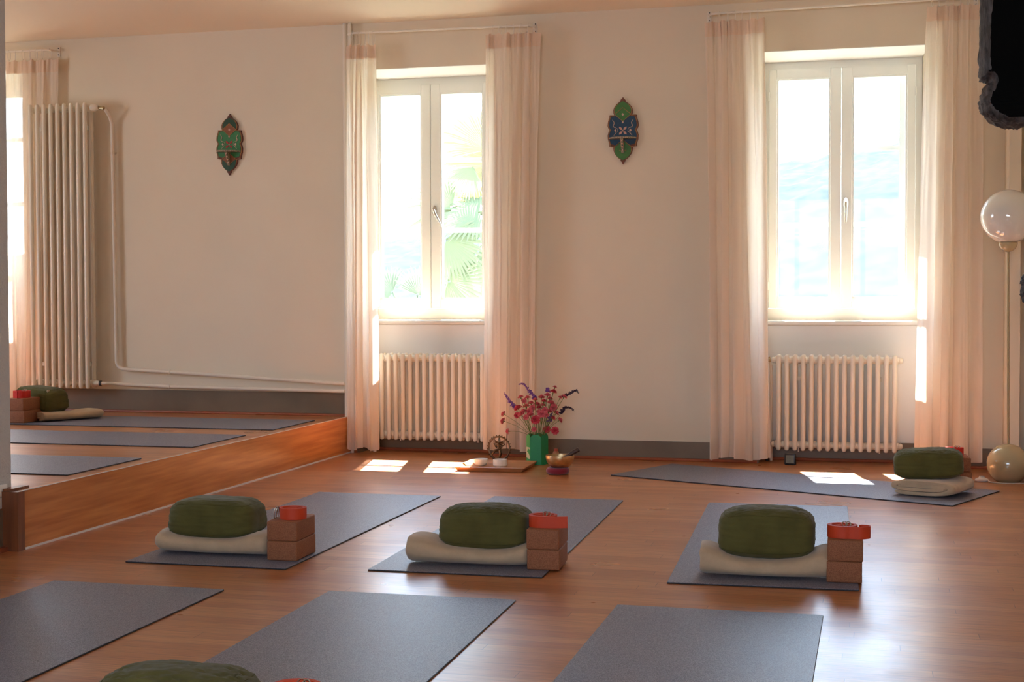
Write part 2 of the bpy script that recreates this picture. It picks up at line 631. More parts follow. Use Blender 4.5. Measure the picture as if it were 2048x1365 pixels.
b1 = MB()
b1.tube([(XS + 0.01, YW - 0.016, 0.005), (-3.03, YW - 0.016, 0.005)], 0.012, 8)
b1.tube([(NICHES[1][1], YW - 0.016, 0.005), (NICHES[2][0], YW - 0.016, 0.005)], 0.012, 8)
b1.tube([(NICHES[2][1], YW - 0.016, 0.005), (0.655, YW - 0.016, 0.005), (0.655, 7.83, 0.005), (0.75, 7.83, 0.005)], 0.012, 8)
for n in NICHES[1:]:
    b1.tube([(n[0], YW + 0.17, 0.005), (n[1], YW + 0.17, 0.005)], 0.012, 8)
struct(b1.build('trim_2', BEADW))
b1 = MB().tube([(-7.2, YW - 0.016, HS + 0.004), (-3.085, YW - 0.016, HS + 0.004)], 0.011, 8)
struct(b1.build('trim_3', BEADW))
b1 = MB().box(-3.128, -2.6, 0, -3.105, 4.60, 0.018)
struct(b1.build('trim_4', BEADW, smooth=False))
# step riser board, dark end post, pale caulk at its foot, highlight strip on the nosing
st = MB().box(XS - 0.03, 4.635, 0.0, XS, YW - 0.003, HS + 0.001)
struct(st.build('trim_5', STEPW, smooth=False))
po = MB().box(-3.139, 4.592, 0.0, XS + 0.006, 4.636, HS + 0.002).box(-3.139, 4.60, HS, -3.10, 4.72, HS + 0.011)
struct(po.build('trim_6', POSTW, smooth=False))
ca = MB().box(XS, 4.64, 0.0, XS + 0.007, YW - 0.01, 0.007).box(XS - 0.004, 4.64, HS + 0.001, XS + 0.002, YW - 0.01, HS + 0.0035)  # second strip paints the bright highlight on the nosing
struct(ca.build('trim_7', BEADD, smooth=False))


# ------------------------------------------------------------------ windows
def window(idx, n, handle_tilt):
    a, b, ad, bd, zt, zs, zf = n
    cx = (ad + bd) / 2 if idx != 2 else (-3.10 - 2.26) / 2
    o = MB()
    y0, y1 = YG - 0.01, YG + 0.05
    o.box(ad + 0.036, y0, zt - 0.045, bd - 0.036, y1, zt - 0.0035).box(ad + 0.036, y0, zs, bd - 0.036, y1, zs + 0.066)
    o.box(ad + 0.001, y0, zs, ad + 0.036, y1, zt - 0.0035).box(bd - 0.036, y0, zs, bd - 0.001, y1, zt - 0.0035)
    root = o.build('window_%d' % idx, WHITEP, smooth=False)
    struct(root)
    zb, ztop = zs + 0.068, zt - 0.047
    gb, gt = zs + 0.126, zt - 0.10
    for s, (xa, xb) in enumerate(((ad + 0.038, cx - 0.0015), (cx + 0.0015, bd - 0.038))):
        ga, gg = (xa + 0.046, xb - 0.060) if s == 0 else (xa + 0.060, xb - 0.046)
        sm = MB()
        ys0, ys1 = YG - 0.028, YG + 0.025
        sm.rbox(xa, ys0, zb, ga, ys1, ztop, 0.003, 1)
        sm.rbox(gg, ys0, zb, xb, ys1, ztop, 0.003, 1)
        sm.box(ga, ys0 + 0.001, gt, gg, ys1, ztop).box(ga, ys0 + 0.001, zb, gg, ys1, gb)
        bw = 0.009
        for q in ((ga, gb, ga + bw, gt), (gg - bw, gb, gg, gt), (ga + bw, gb, gg - bw, gb + bw), (ga + bw, gt - bw, gg - bw, gt)):
            sm.box(q[0], ys0 + 0.010, q[1], q[2], ys1, q[3])
        sa = sm.build('sash', WHITEP, root, angle=30)
        pg = MB().box(ga, YG, gb, gg, YG + 0.004, gt)
        pg.build('pane', GLASS, sa, smooth=False)
    # storm bars on the outside
    st_ = MB()
    for z in (1.36 + (zs - 0.8), 1.80 + (zs - 0.8)):
        st_.box(ad + 0.03, YG + 0.115, z - 0.015, bd - 0.03, YG + 0.132, z + 0.015)
    st_.box(ad, YG + 0.105, zs, ad + 0.04, YG + 0.145, zt).box(bd - 0.125, YG + 0.105, zs, bd, YG + 0.145, zt)  # right stile widened to keep direct sun off the curtain
    st_.box(cx - 0.03, YG + 0.112, zs, cx + 0.03, YG + 0.142, zt)
    st_.build('storm_sash', WHITEP, root, smooth=False)
    si = MB().rbox(a - 0.0, YW + 0.178, zs - 0.028, b + 0.0, YG + 0.0, zs - 0.001, 0.011, 3)
    si.build('sill', WHITEP, root)
    ln = MB()  # thin white sheets that put the window glare into the niche colour
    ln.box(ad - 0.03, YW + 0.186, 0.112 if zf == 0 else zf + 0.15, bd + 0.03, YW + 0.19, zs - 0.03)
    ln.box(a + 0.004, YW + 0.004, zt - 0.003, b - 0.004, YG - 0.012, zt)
    ln.build('niche_glare_sheet', NICHE_GLARE, root, smooth=False)
    # handle
    hx, hz, hy = cx + 0.028, 1.475, YG - 0.028
    h = MB()
    h.prism_y([(hx + 0.013 * cos(t) , hz + 0.032 * sin(t)) for t in [2 * pi * k / 20 for k in range(20)]], hy - 0.008, hy)
    h.tube([(hx, hy, hz), (hx, hy - 0.035, hz)], 0.009, 12)
    dx = sin(handle_tilt)
    dz = -cos(handle_tilt)
    h.tube([(hx, hy - 0.035, hz + 0.006), (hx + 0.03 * dx, hy - 0.041, hz + 0.03 * dz), (hx + 0.07 * dx, hy - 0.038, hz + 0.07 * dz), (hx + 0.115 * dx, hy - 0.036, hz + 0.115 * dz)],
           [0.009, 0.009, 0.008, 0.006], 12)
    ho = h.build('handle', CHROME, root)
    ho['label'] = 'metal lever handle'
    hi = MB()
    for z in (zs + 0.2, zt - 0.2):
        hi.tube([(ad + 0.037, YG - 0.033, z - 0.025), (ad + 0.037, YG - 0.033, z + 0.025)], 0.006, 8)
        hi.tube([(bd - 0.037, YG - 0.033, z - 0.025), (bd - 0.037, YG - 0.033, z + 0.025)], 0.006, 8)
    hi.build('hinge', WHITEP, root)


window(1, NICHES[0], 0)
window(2, NICHES[1], radians(28))
window(3, NICHES[2], 0)


# unseen eave added to cut the sun, set back clear of the sun patches
ev = MB().box(-7.6, YO, 3.02, 1.4, 8.90, 3.14).box(-7.6, YO - 0.3, ZC + 0.1, 1.4, YO, 3.02)
struct(ev.build('added_eave', WHITEP, smooth=False))
rf = MB().box(-7.6, -2.9, 3.0, 1.4, YO - 0.3, 3.1)
struct(rf.build('ceiling_roof', CEIL, smooth=False))


# ------------------------------------------------------------------ radiators
def radiator(name, label, x0, n, pitch, z0, z1, yc, gap, group=None, feet=False):
    root = thing(name, label, 'radiator', (x0, yc, z0), 0, group)
    h = z1 - z0
    m = MB()
    for s in (-1, 1):
        y = s * gap / 2
        # tube with rounded foot and shoulder
        prof = [(0.0, 0.0), (0.008, 0.002), (0.0125, 0.008), (0.0135, 0.016), (0.0135, h - 0.016), (0.012, h - 0.007), (0.007, h - 0.001), (0.0, h)]
        m.lathe(prof, (0, y, 0), 14)
    for z in (0.034, h - 0.032):
        m.lathe([(0.0, -pitch / 2), (0.019, -pitch / 2), (0.0205, -pitch / 2 + 0.003), (0.0205, pitch / 2 - 0.003), (0.019, pitch / 2), (0, pitch / 2)], (0, 0, z), 18, 'X')
        pts = [(0, -gap / 2 - 0.004, z), (0, -gap / 2, z), (0, 0, z), (0, gap / 2, z), (0, gap / 2 + 0.004, z)]
        m.tube(pts, [0.010, 0.0165, 0.019, 0.0165, 0.010], 12)
    first = m.build('radiator_section', RADP, root, angle=50)
    for k in range(1, n):
        c = first.copy()
        COL.objects.link(c)
        c.parent = root
        c.location = (k * pitch, 0, 0)
    return root, h


rM, hM = radiator('column_radiator', 'white column radiator under the middle window beside the flowers', -2.895, 16, 0.0452, 0.075, 0.601, 8.135, 0.062,
                  'low column radiators under the windows')
rR, hR = radiator('column_radiator', 'white column radiator under the right window behind the black thermometer', -0.526, 15, 0.0452, 0.067, 0.610, 8.135, 0.062,
                  'low column radiators under the windows')
rL, hL = radiator('column_radiator', 'tall narrow cream column radiator standing by the far left curtain', -5.150, 9, 0.0478, 0.370, 2.155, 7.945, 0.075)


def end_plug(root, h, x, z, side, m=RADP, r=0.017):
    b = MB().lathe([(0, 0), (0.014, 0), (r, 0.004), (r, 0.012), (0.012, 0.02), (0, 0.022)], (0, 0, 0), 12, 'X')
    b.xf(Matrix.Translation((x, 0, z)) @ Matrix.Scale(side, 4, (1, 0, 0)))
    b.build('end_plug', m, root)


# right radiator: brass valve top left, angle valve bottom left, feed pipe into the floor
for root, h, last in ((rM, hM, 15 * 0.0452), (rR, hR, 14 * 0.0452)):
    for z in (0.034, h - 0.032):
        end_plug(root, h, last + 0.0225, z, 1)
        end_plug(root, h, -0.0225, z, -1)
    vb = MB().tube([(-0.045, 0, h - 0.032), (-0.062, 0, h - 0.032)], [0.010, 0.012], 10)
    vb.tube([(-0.055, 0, h - 0.045), (-0.055, 0, h - 0.015)], 0.006, 8)
    vb.build('valve', BRASSV, root)
    va = MB().tube([(-0.042, 0, 0.034), (-0.07, 0, 0.034)], 0.011, 10).tube([(-0.066, -0.0, 0.05), (-0.066, 0, -0.066)], 0.009, 10)
    va.build('lower_valve', DARKM, root)
    vp = MB().tube([(-0.048, 0.03, h - 0.06), (-0.045, 0.03, h - 0.10), (-0.045, 0.03, 0.0), (-0.045, 0.03, -0.065)], 0.0085, 10)
    vp.tube([(-0.06, 0.03, h - 0.035), (-0.05, 0.03, h - 0.06)], 0.0085, 10)
    vp.build('feed_pipe', PIPEP, root)
    for x in (0.11, last - 0.08):
        MB().box(x - 0.009, 0.02, h - 0.15, x + 0.009, 0.104, h - 0.13).build('wall_bracket', RADP, root, smooth=False)
        MB().tube([(x, -0.004, 0.02), (x, -0.004, -0.008)], 0.004, 8).build('drain_plug', RADP, root)

# tall radiator fittings
vb = MB().lathe([(0, 0), (0.019, 0), (0.024, 0.006), (0.024, 0.03), (0.020, 0.04), (0.013, 0.052), (0, 0.052)], (8 * 0.0478 + 0.024, -0.006, hL - 0.030), 12, 'X')
vb.build('thermostat_knob', RADP, rL)
for k in range(1):
    MB().tube([(8 * 0.0478 + 0.074, 0, hL - 0.032), (8 * 0.0478 + 0.112, 0.0, hL - 0.036)], [0.010, 0.013], 10).build('brass_union', BRASSV, rL)
MB().lathe([(0, 0), (0.021, 0), (0.021, 0.02), (0.015, 0.03), (0.015, 0.04), (0, 0.04)], (8 * 0.0478 + 0.022, 0, 0.034), 12, 'X').build('end_plug', RADP, rL)
MB().lathe([(0, 0), (0.016, 0), (0.016, 0.012), (0, 0.012)], (8 * 0.0478 + 0.061, 0, 0.034), 12, 'X').build('union_nut', DARKM, rL)
for x in (0.03, 8 * 0.0478 - 0.03):
    for z in (0.15, hL - 0.15):
        MB().box(x - 0.01, 0.03, z - 0.012, x + 0.01, 0.104, z + 0.012).build('wall_bracket', RADP, rL, smooth=False)

# heating pipes on the platform wall
py = 8.012
RX = -5.150
pu = thing('heating_pipe', 'cream pipe dropping beside the tall radiator then running low along the wall', 'pipe', (-4.654, py, 0.4))
p = [(-4.650, 7.948, 2.116), (-4.642, 7.955, 2.10), (-4.640, 7.99, 2.07), (-4.640, py, 2.03), (-4.627, py, 0.58), (-4.625, py, 0.53), (-4.612, py, 0.505), (-4.585, py, 0.492), (-4.5, py, 0.488), (-3.12, py, 0.418), (-3.098, py, 0.418)]
MB().tube([(a + 4.654, b - py, c - 0.4) for a, b, c in p], 0.0115, 12).build('pipe_run', PIPEP, pu)
for x, z in ((-4.26, 0.476), (-4.6385, 1.85)):
    w = MB().tube([(x + 4.654 - 0.005, 0, z - 0.4), (x + 4.654 + 0.005, 0, z - 0.4)], 0.0155, 10).box(x + 4.654 - 0.005, 0, z - 0.405, x + 4.654 + 0.005, 0.037, z - 0.395)
    w.build('pipe_clip', PIPEP, pu)
pl = thing('heating_pipe', 'cream return pipe at the top of the grey skirting', 'pipe', (-4.70, py, 0.36))
MB().tube([(0.0, 7.945 - py, 0.0435), (0.03, 7.95 - py, 0.043), (0.06, -0.02, 0.040), (0.10, 0, 0.035), (0.4, 0, 0.026), (1.58, 0, 0.012), (1.602, 0, 0.012)], 0.0115, 12).build('pipe_run', PIPEP, pl)
MB().tube([(0.435, 0, 0.025), (0.445, 0, 0.025)], 0.0155, 10).box(0.435, 0, 0.02, 0.445, 0.036, 0.03).build('pipe_clip', PIPEP, pl)
tag(MB().tube([(-3.087, 8.02, HS + 0.001), (-3.087, 8.02, ZC)], 0.0135, 12).build('riser_pipe', PIPEP), 'thick cream riser pipe from platform to ceiling beside the middle curtains', 'pipe')
tag(MB().tube([(-3.052, 8.015, 0.001), (-3.052, 8.015, ZC)], 0.010, 12).build('riser_pipe', PIPEP), 'thin cream riser pipe down to the lower floor in the step corner', 'pipe')
tag(MB().tube([(-2.90, 7.99, 0.013), (-2.90, 7.99, 0.30)], 0.010, 12).build('riser_pipe', PIPEP), 'short cream pipe stub behind the middle left curtain hem', 'pipe')


# ------------------------------------------------------------------ curtain rods
def rod(label, xa, xb, z, za=None):
    root = thing('curtain_rod', label, 'curtain rod', (xa, YW, z), 0, 'curtain rods over the windows')
    L = xb - xa
    dz = (za or z) - z
    MB().tube([(0.0, 0, dz), (0.003, -0.05, dz), (0.02, -0.078, dz), (0.05, -0.088, dz), (L - 0.05, -0.088, 0), (L - 0.02, -0.078, 0), (L - 0.003, -0.05, 0), (L, 0, 0)], 0.0065, 10).build('rod', RODP, root)
    for x, zz in ((0, dz), (L, 0)):
        b = MB().rbox(x - 0.012, -0.006, zz - 0.03, x + 0.012, 0, zz + 0.03, 0.002, 1).build('bracket_plate', RODP, root)
        for s in (-1, 1):
            MB().tube([(x, -0.0095, zz + s * 0.021), (x, -0.004, zz + s * 0.021)], 0.0035, 8).build('screw', DARKM, b)
    return root


rod('thin cream curtain rod over the far left window', -6.45, -5.03, 2.503)
rod('thin cream curtain rod over the middle window', -3.058, -1.918, 2.500, 2.508)
rod('thin cream curtain rod over the right window', -0.912, 0.515, 2.528, 2.512)


# ------------------------------------------------------------------ curtains
def curtain(label, xt0, xt1, xb0, xb1, zt, zb, seed, folds, amp=0.028, hem=0.115, y0=YW - 0.100, zt1=None, zr=2.503):
    rnd = random.Random(seed)
    zt1 = zt if zt1 is None else zt1
    cx = (xt0 + xt1) / 2
    root = thing('curtain', label, 'curtain', (cx, y0, zb), 0, 'sheer cream curtains')
    ph = [rnd.uniform(0, 6.28) for _ in range(8)]
    drift = rnd.uniform(0.4, 1.1)

    def surf(u, v, off=0.0):
        # v = 0 top, 1 bottom
        t = v ** 0.8
        z = (zt + (zt1 - zt) * u) * (1 - v) + zb * v
        xa = xt0 + (xb0 - xt0) * t
        xb = xt1 + (xb1 - xt1) * t
        uu = u + 0.075 * sin(2 * pi * 1.3 * u + ph[0] + v * drift) + 0.022 * sin(2 * pi * 3.1 * u + ph[1] - v * 0.8)
        pinch = max(0.0, 1 - v / 0.05)
        low = min(1.0, v * 4)
        a = amp * (0.35 + 0.65 * low)
        fine = math.exp(-v * 7)
        w = sin(2 * pi * folds * 0.62 * uu + ph[2])
        w2 = sin(2 * pi * folds * 2.3 * uu + ph[3] + 0.6 * v)
        w3 = sin(2 * pi * folds * 0.27 * uu + ph[4] - 1.2 * v)
        w4 = sin(2 * pi * folds * 1.17 * uu + ph[6] + 1.6 * v)
        y = a * (0.70 * w + 0.45 * w2 * fine + 0.45 * w3 * low + 0.26 * w4)
        x = xa + (xb - xa) * u + 0.012 * sin(4 * pi * folds * 0.62 * uu + ph[2]) * (0.3 + 0.7 * low) + 0.004 * pinch * sin(40 * u + ph[5])
        y += 0.006 * noise.noise(Vector((u * 9, v * 5, seed))) + 0.004 * noise.noise(Vector((u * 30, v * 8, seed + 4)))
        # a sag between the hooks at the very top
        z += -0.012 * pinch * abs(sin(pi * 6 * u + ph[6]))
        z += 0.010 * sin(2 * pi * u * 1.5 + ph[7]) * v ** 6
        return (x - cx, -off + y, z - zb)
    H = zt - zb
    hd = 0.085 / H
    m = MB().grid(lambda u, v: surf(u, hd * 0.95 + v * (1 - hd * 0.95)), 130, 46)
    cl = m.build('cloth', CURT, root, angle=180)
    m = MB().grid(lambda u, v: surf(u, v * hd, 0.0025), 130, 6)
    m.grid(lambda u, v: surf(u, v * hd, -0.0015), 130, 6)
    m.build('header_band', CURTH, root, angle=180)
    hv = 1 - hem / H
    m = MB().grid(lambda u, v: surf(u, hv + v * (1 - hv) * 0.998, -0.003), 130, 6)
    m.build('hem', CURT, cl, angle=180)
    # hooks rings
    nr = 7
    ring = MB()
    R = 0.013
    RZ = (zr - zt) / 2 + 0.008
    ring.tube([(0, R * cos(a), RZ * sin(a)) for a in [2 * pi * k / 16 for k in range(16)]], 0.0016, 6, closed=True)
    first = ring.build('curtain_ring', RODP, root)
    for k in range(nr):
        o = first if k == 0 else first.copy()
        if k:
            COL.objects.link(o)
            o.parent = root
        u = (k + 0.5) / nr
        p = surf(u, 0.0)
        o.location = (p[0] * 0.92, (YW - 0.088) - y0, (zt + zr) / 2 - zb + (zt1 - zt) * u * 0.5)
        o.rotation_euler = (0, 0, rnd.uniform(-0.5, 0.5))
    return root


curtain('sheer cream curtain behind the tall radiator at the far left', -5.372, -5.005, -5.395, -5.070, 2.455, HS + 0.03, 3, 5, amp=0.022, y0=YW - 0.055)
curtain('narrow cream curtain at the left of the middle window beside the step', -3.048, -2.868, -3.050, -2.866, 2.440, 0.032, 11, 4, amp=0.030, zr=2.508)
curtain('cream curtain at the right of the middle window behind the flowers', -2.186, -1.868, -2.222, -1.900, 2.464, 0.050, 21, 6)
curtain('cream curtain at the left of the right window', -0.930, -0.600, -0.904, -0.558, 2.470, 0.030, 35, 6, zt1=2.478, zr=2.514)
curtain('cream curtain at the right of the right window near the globe lamp', 0.262, 0.535, 0.218, 0.548, 2.496, 0.050, 47, 5, zt1=2.496, zr=2.526)


# ------------------------------------------------------------------ wall plaques
def plaque(label, cx, zc, H, field, tips, petals, accent, shelfcol, seed, tilt=0.0, loz=None):
    RIM = mat('plaque_rim_' + str(seed), accent, rough=0.55, var=0.25, vscale=60)
    FIELD = mat('plaque_field_' + str(seed), field, rough=0.5, var=0.15, vscale=60)
    TIPS = mat('plaque_tips_' + str(seed), tips, rough=0.5, var=0.15, vscale=60)
    PET = mat('plaque_petals_' + str(seed), petals, rough=0.5)
    GOLD = mat('plaque_gold_' + str(seed), (0.42, 0.22, 0.08, 1), rough=0.45)
    CREAMP = mat('plaque_cream_' + str(seed), (0.62, 0.40, 0.30, 1), rough=0.5)
    SHELF = mat('plaque_shelf_' + str(seed), shelfcol, rough=0.5, col2=(0.45, 0.32, 0.2, 1), vscale=190)
    root = thing('wall_plaque', label, 'wall plaque', (cx, YW, zc))
    root.rotation_euler = (0, tilt, 0)
    k = H / 1150.0
    prof = [(1280, 4), (1240, 20), (1222, 44), (1200, 38), (1180, 72), (1140, 110), (1100, 140), (1060, 158), (1020, 166), (985, 168), (975, 214), (972, 240), (930, 236), (900, 246),
            (850, 262), (780, 266), (720, 250), (690, 232), (660, 254), (620, 268), (560, 262), (500, 246), (465, 230), (438, 242), (440, 152), (400, 165), (350, 168),
            (300, 150), (250, 110), (215, 62), (200, 44), (178, 42), (150, 13), (130, 3)]

    def zz(y):
        return (705 - y) * k
    out = [(hw * k, zz(y)) for y, hw in prof] + [(-hw * k, zz(y)) for y, hw in reversed(prof)]
    bb_ = MB().prism_y(out, -0.016, -0.001)
    bb_.build('backboard', RIM, root, angle=25)

    def shrink(pts, s=0.86):
        return [(x * s, z) for x, z in pts]
    mid = [(y, hw) for y, hw in prof if 445 < y < 965]
    mids = [(max(0.0, hw - 30), y) for y, hw in mid]
    pts = [(hw * k, zz(y)) for hw, y in mids]
    pts = pts + [(120 * k, zz(452)), (0, zz(548)), (-120 * k, zz(452))] + [(-x, z) for x, z in reversed(pts)] + [(-120 * k, zz(955)), (0, zz(880)), (120 * k, zz(955))]
    MB().prism_y(pts, -0.0185, -0.0155).build('painted_field', FIELD, root, angle=25)
    top = [(0, zz(535)), (135 * k, zz(425)), (142 * k, zz(350)), (125 * k, zz(300)), (85 * k, zz(250)), (0, zz(200)), (-85 * k, zz(250)), (-125 * k, zz(300)), (-142 * k, zz(350)), (-135 * k, zz(425))]
    MB().prism_y(top, -0.0185, -0.0155).build('upper_lobe', TIPS, root, angle=25)
    bot = [(x, -z) for x, z in reversed(top)]
    MB().prism_y(bot, -0.0185, -0.0155).build('lower_lobe', TIPS, root, angle=25)
    LOZ = mat('plaque_lozenge_' + str(seed), loz or tips, rough=0.5, var=0.2, vscale=60)
    lz = [(0, 545), (65, 485), (132, 425), (68, 372), (0, 318), (-68, 372), (-132, 425), (-65, 485)]
    MB().prism_y([(x * k, zz(y)) for x, y in lz], -0.0195, -0.0175).build('lozenge', LOZ, root, smooth=False)
    lz = [(0, 868), (132, 985), (70, 1035), (0, 1075), (-70, 1035), (-132, 985)]
    MB().prism_y([(x * k, zz(y)) for x, y in reversed(lz)], -0.0195, -0.0175).build('lozenge', LOZ, root, smooth=False)
    # gilt outline strapwork
    g = MB()
    for pth in ([(-140, 425), (-70, 370), (0, 310), (70, 370), (140, 425)], [(-140, 425), (0, 545), (140, 425)], [(-150, 985), (0, 860), (150, 985)], [(-60, 1040), (0, 1070), (60, 1040)]):
        g.tube([(x * k, -0.0205, zz(y)) for x, y in pth], 0.0019, 6)
    rim = [(hw - 14) for y, hw in prof]
    for s in (-1, 1):
        g.tube([(s * max(2, hw - 16) * k, -0.0165, zz(y)) for y, hw in prof if 225 < y < 1195], 0.0019, 6)
    g.build('gilt_outline', GOLD, root)
    # flower of four petals
    for a in (45, 135, 225, 315):
        pl_ = MB()
        c, s = cos(radians(a)), sin(radians(a))
        L0, L1, w = 0.005, 0.031, 0.0068
        poly = [(L0, 0), (L0 + 0.35 * (L1 - L0), -w), (L0 + 0.75 * (L1 - L0), -w * 0.75), (L1, 0), (L0 + 0.75 * (L1 - L0), w * 0.75), (L0 + 0.35 * (L1 - L0), w)]
        pl_.prism_y([(x * c - y * s, x * s + y * c + zz(705)) for x, y in poly], -0.0205, -0.018)
        pl_.build('petal', PET, root, angle=25)
    for x, y, r in ((0, 705, 0.0045), (0, 430, 0.007), (-130, 700, 0.007), (130, 700, 0.007), (0, 560, 0.006)):
        MB().prism_y([(x * k + r * cos(t), zz(y) + r * 1.2 * sin(t)) for t in [2 * pi * q / 4 for q in range(4)]], -0.0205, -0.018).build('blossom', CREAMP, root, smooth=False)
    for s in (-1, 1):
        bd = MB()
        tp = smooth([(s * 185 * k, -0.0195, zz(515)), (s * 150 * k, -0.0195, zz(570)), (s * 165 * k, -0.0195, zz(630)), (s * 95 * k, -0.0195, zz(665))], 5)
        bd.tube(tp, [0.0008 + 0.0018 * sin(pi * i_ / (len(tp) - 1)) for i_ in range(len(tp))], 6)
        bd.tube([(s * 95 * k, -0.0195, zz(665)), (s * 85 * k, -0.0195, zz(720)), (s * 110 * k, -0.0195, zz(730)), (s * 160 * k, -0.0195, zz(790))], [0.001, 0.0012, 0.0022, 0.001], 6)
        bd.build('painted_tendril', CREAMP, root)
    # half-moon shelf and its bracket
    zs_ = zz(850)
    half = [(0.078 * cos(t), -0.018 - 0.058 * sin(t)) for t in [pi * q / 20 for q in range(21)]]
    sh = MB().prism([(x, y) for x, y in reversed(half)], zs_, zs_ + 0.009)
    sho = sh.build('shelf', SHELF, root)
    ed = MB()
    for q in range(1, 20):
        t = pi * q / 20
        ed.lathe([(0, -0.0024), (0.0018, -0.0015), (0.0024, 0), (0.0018, 0.0015), (0, 0.0024)], (0.0785 * cos(t), -0.018 - 0.0585 * sin(t), zs_ + 0.0045), 8)
    ed.build('shelf_dots', CREAMP, sho)
    br = MB().prism([(-0.008, 0), (0.008, 0), (0.008, -0.0), (0.008, 0.001), (-0.008, 0.001)], 0, 0.001)
    b2 = MB()
    prof2 = [(-0.018, zs_), (-0.068, zs_), (-0.050, zs_ - 0.03), (-0.030, zs_ - 0.055), (-0.026, zs_ - 0.078), (-0.018, zs_ - 0.082)]
    vs = [(-0.008, y, z) for y, z in prof2] + [(0.008, y, z) for y, z in prof2]
    n = len(prof2)
    b2.add(vs, [tuple(range(n)), tuple(range(2 * n - 1, n - 1, -1))] + [(i, (i + 1) % n, n + (i + 1) % n, n + i) for i in range(n)])
    bo = b2.build('bracket', SHELF, root, smooth=False)
    for q in range(4):
        y = -0.060 + 0.010 * q
        z = zs_ - 0.012 - 0.017 * q
        MB().prism_y([(-0.004, z), (0.0, z - 0.006), (0.004, z), (0, z + 0.006)], y - 0.003, y + 0.004).build('bracket_diamond', CREAMP, bo, smooth=False)
    return root


plaque('green and brown painted wood plaque with small shelf, on the platform wall', -3.852, 1.880, 0.376, (0.032, 0.20, 0.055, 1), (0.010, 0.055, 0.020, 1), (0.36, 0.012, 0.010, 1),
       (0.15, 0.032, 0.014, 1), (0.03, 0.05, 0.03, 1), 1, radians(1.2), loz=(0.26, 0.085, 0.025, 1))
plaque('blue and green painted wood plaque with small shelf, between the two windows', -1.403, 1.888, 0.383, (0.006, 0.050, 0.105, 1), (0.055, 0.20, 0.032, 1), (0.62, 0.33, 0.25, 1),
       (0.21, 0.055, 0.020, 1), (0.05, 0.13, 0.11, 1), 2)


# ------------------------------------------------------------------ yoga mats
def yoga_mat(label, x, y, rz, group='grey yoga mats', w=0.61, l=1.83, z=0.0):
    """x, y = front-left corner"""
    root = thing('yoga_mat', label, 'yoga mat', (x, y, z), rz, group)
    MB().rbox(0.0004, 0.0004, 0.0040, w - 0.0004, l - 0.0004, 0.0056, 0.0006, 1).build('speckled_top', MATM, root)
    MB().rbox(0, 0, 0.0002, w, l, 0.0042, 0.0012, 1).build('dark_underside', MATE, root)
    return root


yoga_mat('blue-grey yoga mat nearest the step, with green cushion, blanket and cork blocks on it', -2.569, 4.493, 0.006)
yoga_mat('blue-grey yoga mat in the middle of the row of three with cushions', -1.679, 4.549, 0.025)
yoga_mat('blue-grey yoga mat under the cushion and blocks in front of the right window', -0.654, 4.575, 0.039)
yoga_mat('blue-grey yoga mat lying sideways under the right window, crossed by sunlight', 0.338, 6.562, radians(66.4))
yoga_mat('grey yoga mat cut off by the bottom left corner of the photo', -2.610, 4.125 - 1.83, 0.006)
yoga_mat('blue-grey yoga mat at the bottom centre beyond the cropped green cushion', -1.640, 4.187 - 1.83, 0.020)
yoga_mat('blue-grey yoga mat at the bottom right with bare floor on its right', -0.752, 4.206 - 1.83, 0.0)
yoga_mat('grey yoga mat on the platform lying closest to the wall', -3.155, 7.085, radians(90) + 0.008, z=HS)
yoga_mat('grey yoga mat on the platform, second from the wall', -3.166, 6.172, radians(90) + 0.010, z=HS)
yoga_mat('grey yoga mat on the platform nearest the wall corner with the socket', -3.162, 5.082, radians(90) + 0.010, z=HS)


# ------------------------------------------------------------------ cushions, blankets, blocks, straps
def cushion_mesh(w, d, h, seed, dome=0.0, lean=0.0, pleat=1.0, end_seam=False):
    """soft block with rounded corners; returns (mesh builder, surface function)"""

    def shape(v):
        x, y, z = v
        tt = min(1.0, max(0.0, (z + 0.8) / 1.6))
        tt = tt * tt * (3 - 2 * tt)
        p = 6.5 - 2.9 * tt
        q = (abs(x) ** p + abs(y) ** p + abs(z) ** p) ** (1 / p)
        x, y, z = x / q, y / q, z / q
        X, Y, Z = x * w / 2, y * d / 2, z * h / 2
        # sides swell
        Y *= 1 + 0.05 * (1 - z * z) * (1 - x * x)
        # domed, slightly uneven top, flatter base
        if z > 0:
            Z *= 1 + dome * (1 - x * x) - 0.05 * noise.noise(Vector((x * 1.5, y * 1.5, seed)))
        else:
            Z -= 0.10 * h * (1 - x * x) * abs(z) ** 2
        X += lean * z * 0.01
        nz = noise.noise(Vector((x * 2.2, y * 2.2, z * 7 + seed))) * 0.0028 + noise.noise(Vector((x * 6, y * 6, z * 16 + seed * 2))) * 0.0016
        # gathers along the top edge
        e_ = math.exp(-((z - 0.88) / 0.16) ** 2)
        r_ = abs(noise.noise(Vector((x * 9 + z * 3.5 + seed, y * 9, 0.3 * seed))))
        nz += -pleat * e_ * 0.010 * max(0.0, 0.5 - r_ * 2.6)
        e2 = math.exp(-((z + 0.86) / 0.10) ** 2)
        nz += -0.0035 * e2
        n = Vector((X / (w / 2), Y / (d / 2), Z / (h / 2)))
        if n.length > 0:
            n.normalize()
        return (X + n.x * nz, Y + n.y * nz, Z + n.z * nz + h / 2 * 1.08)
    bm = bmesh.new()
    bmesh.ops.create_cube(bm, size=2)
    bmesh.ops.subdivide_edges(bm, edges=bm.edges[:], cuts=30, use_grid_fill=True)
    bm.verts.index_update()
    m = MB()
    m.add([shape(v.co) for v in bm.verts], [[v.index for v in f.verts] for f in bm.faces])
    bm.free()
    return m, shape


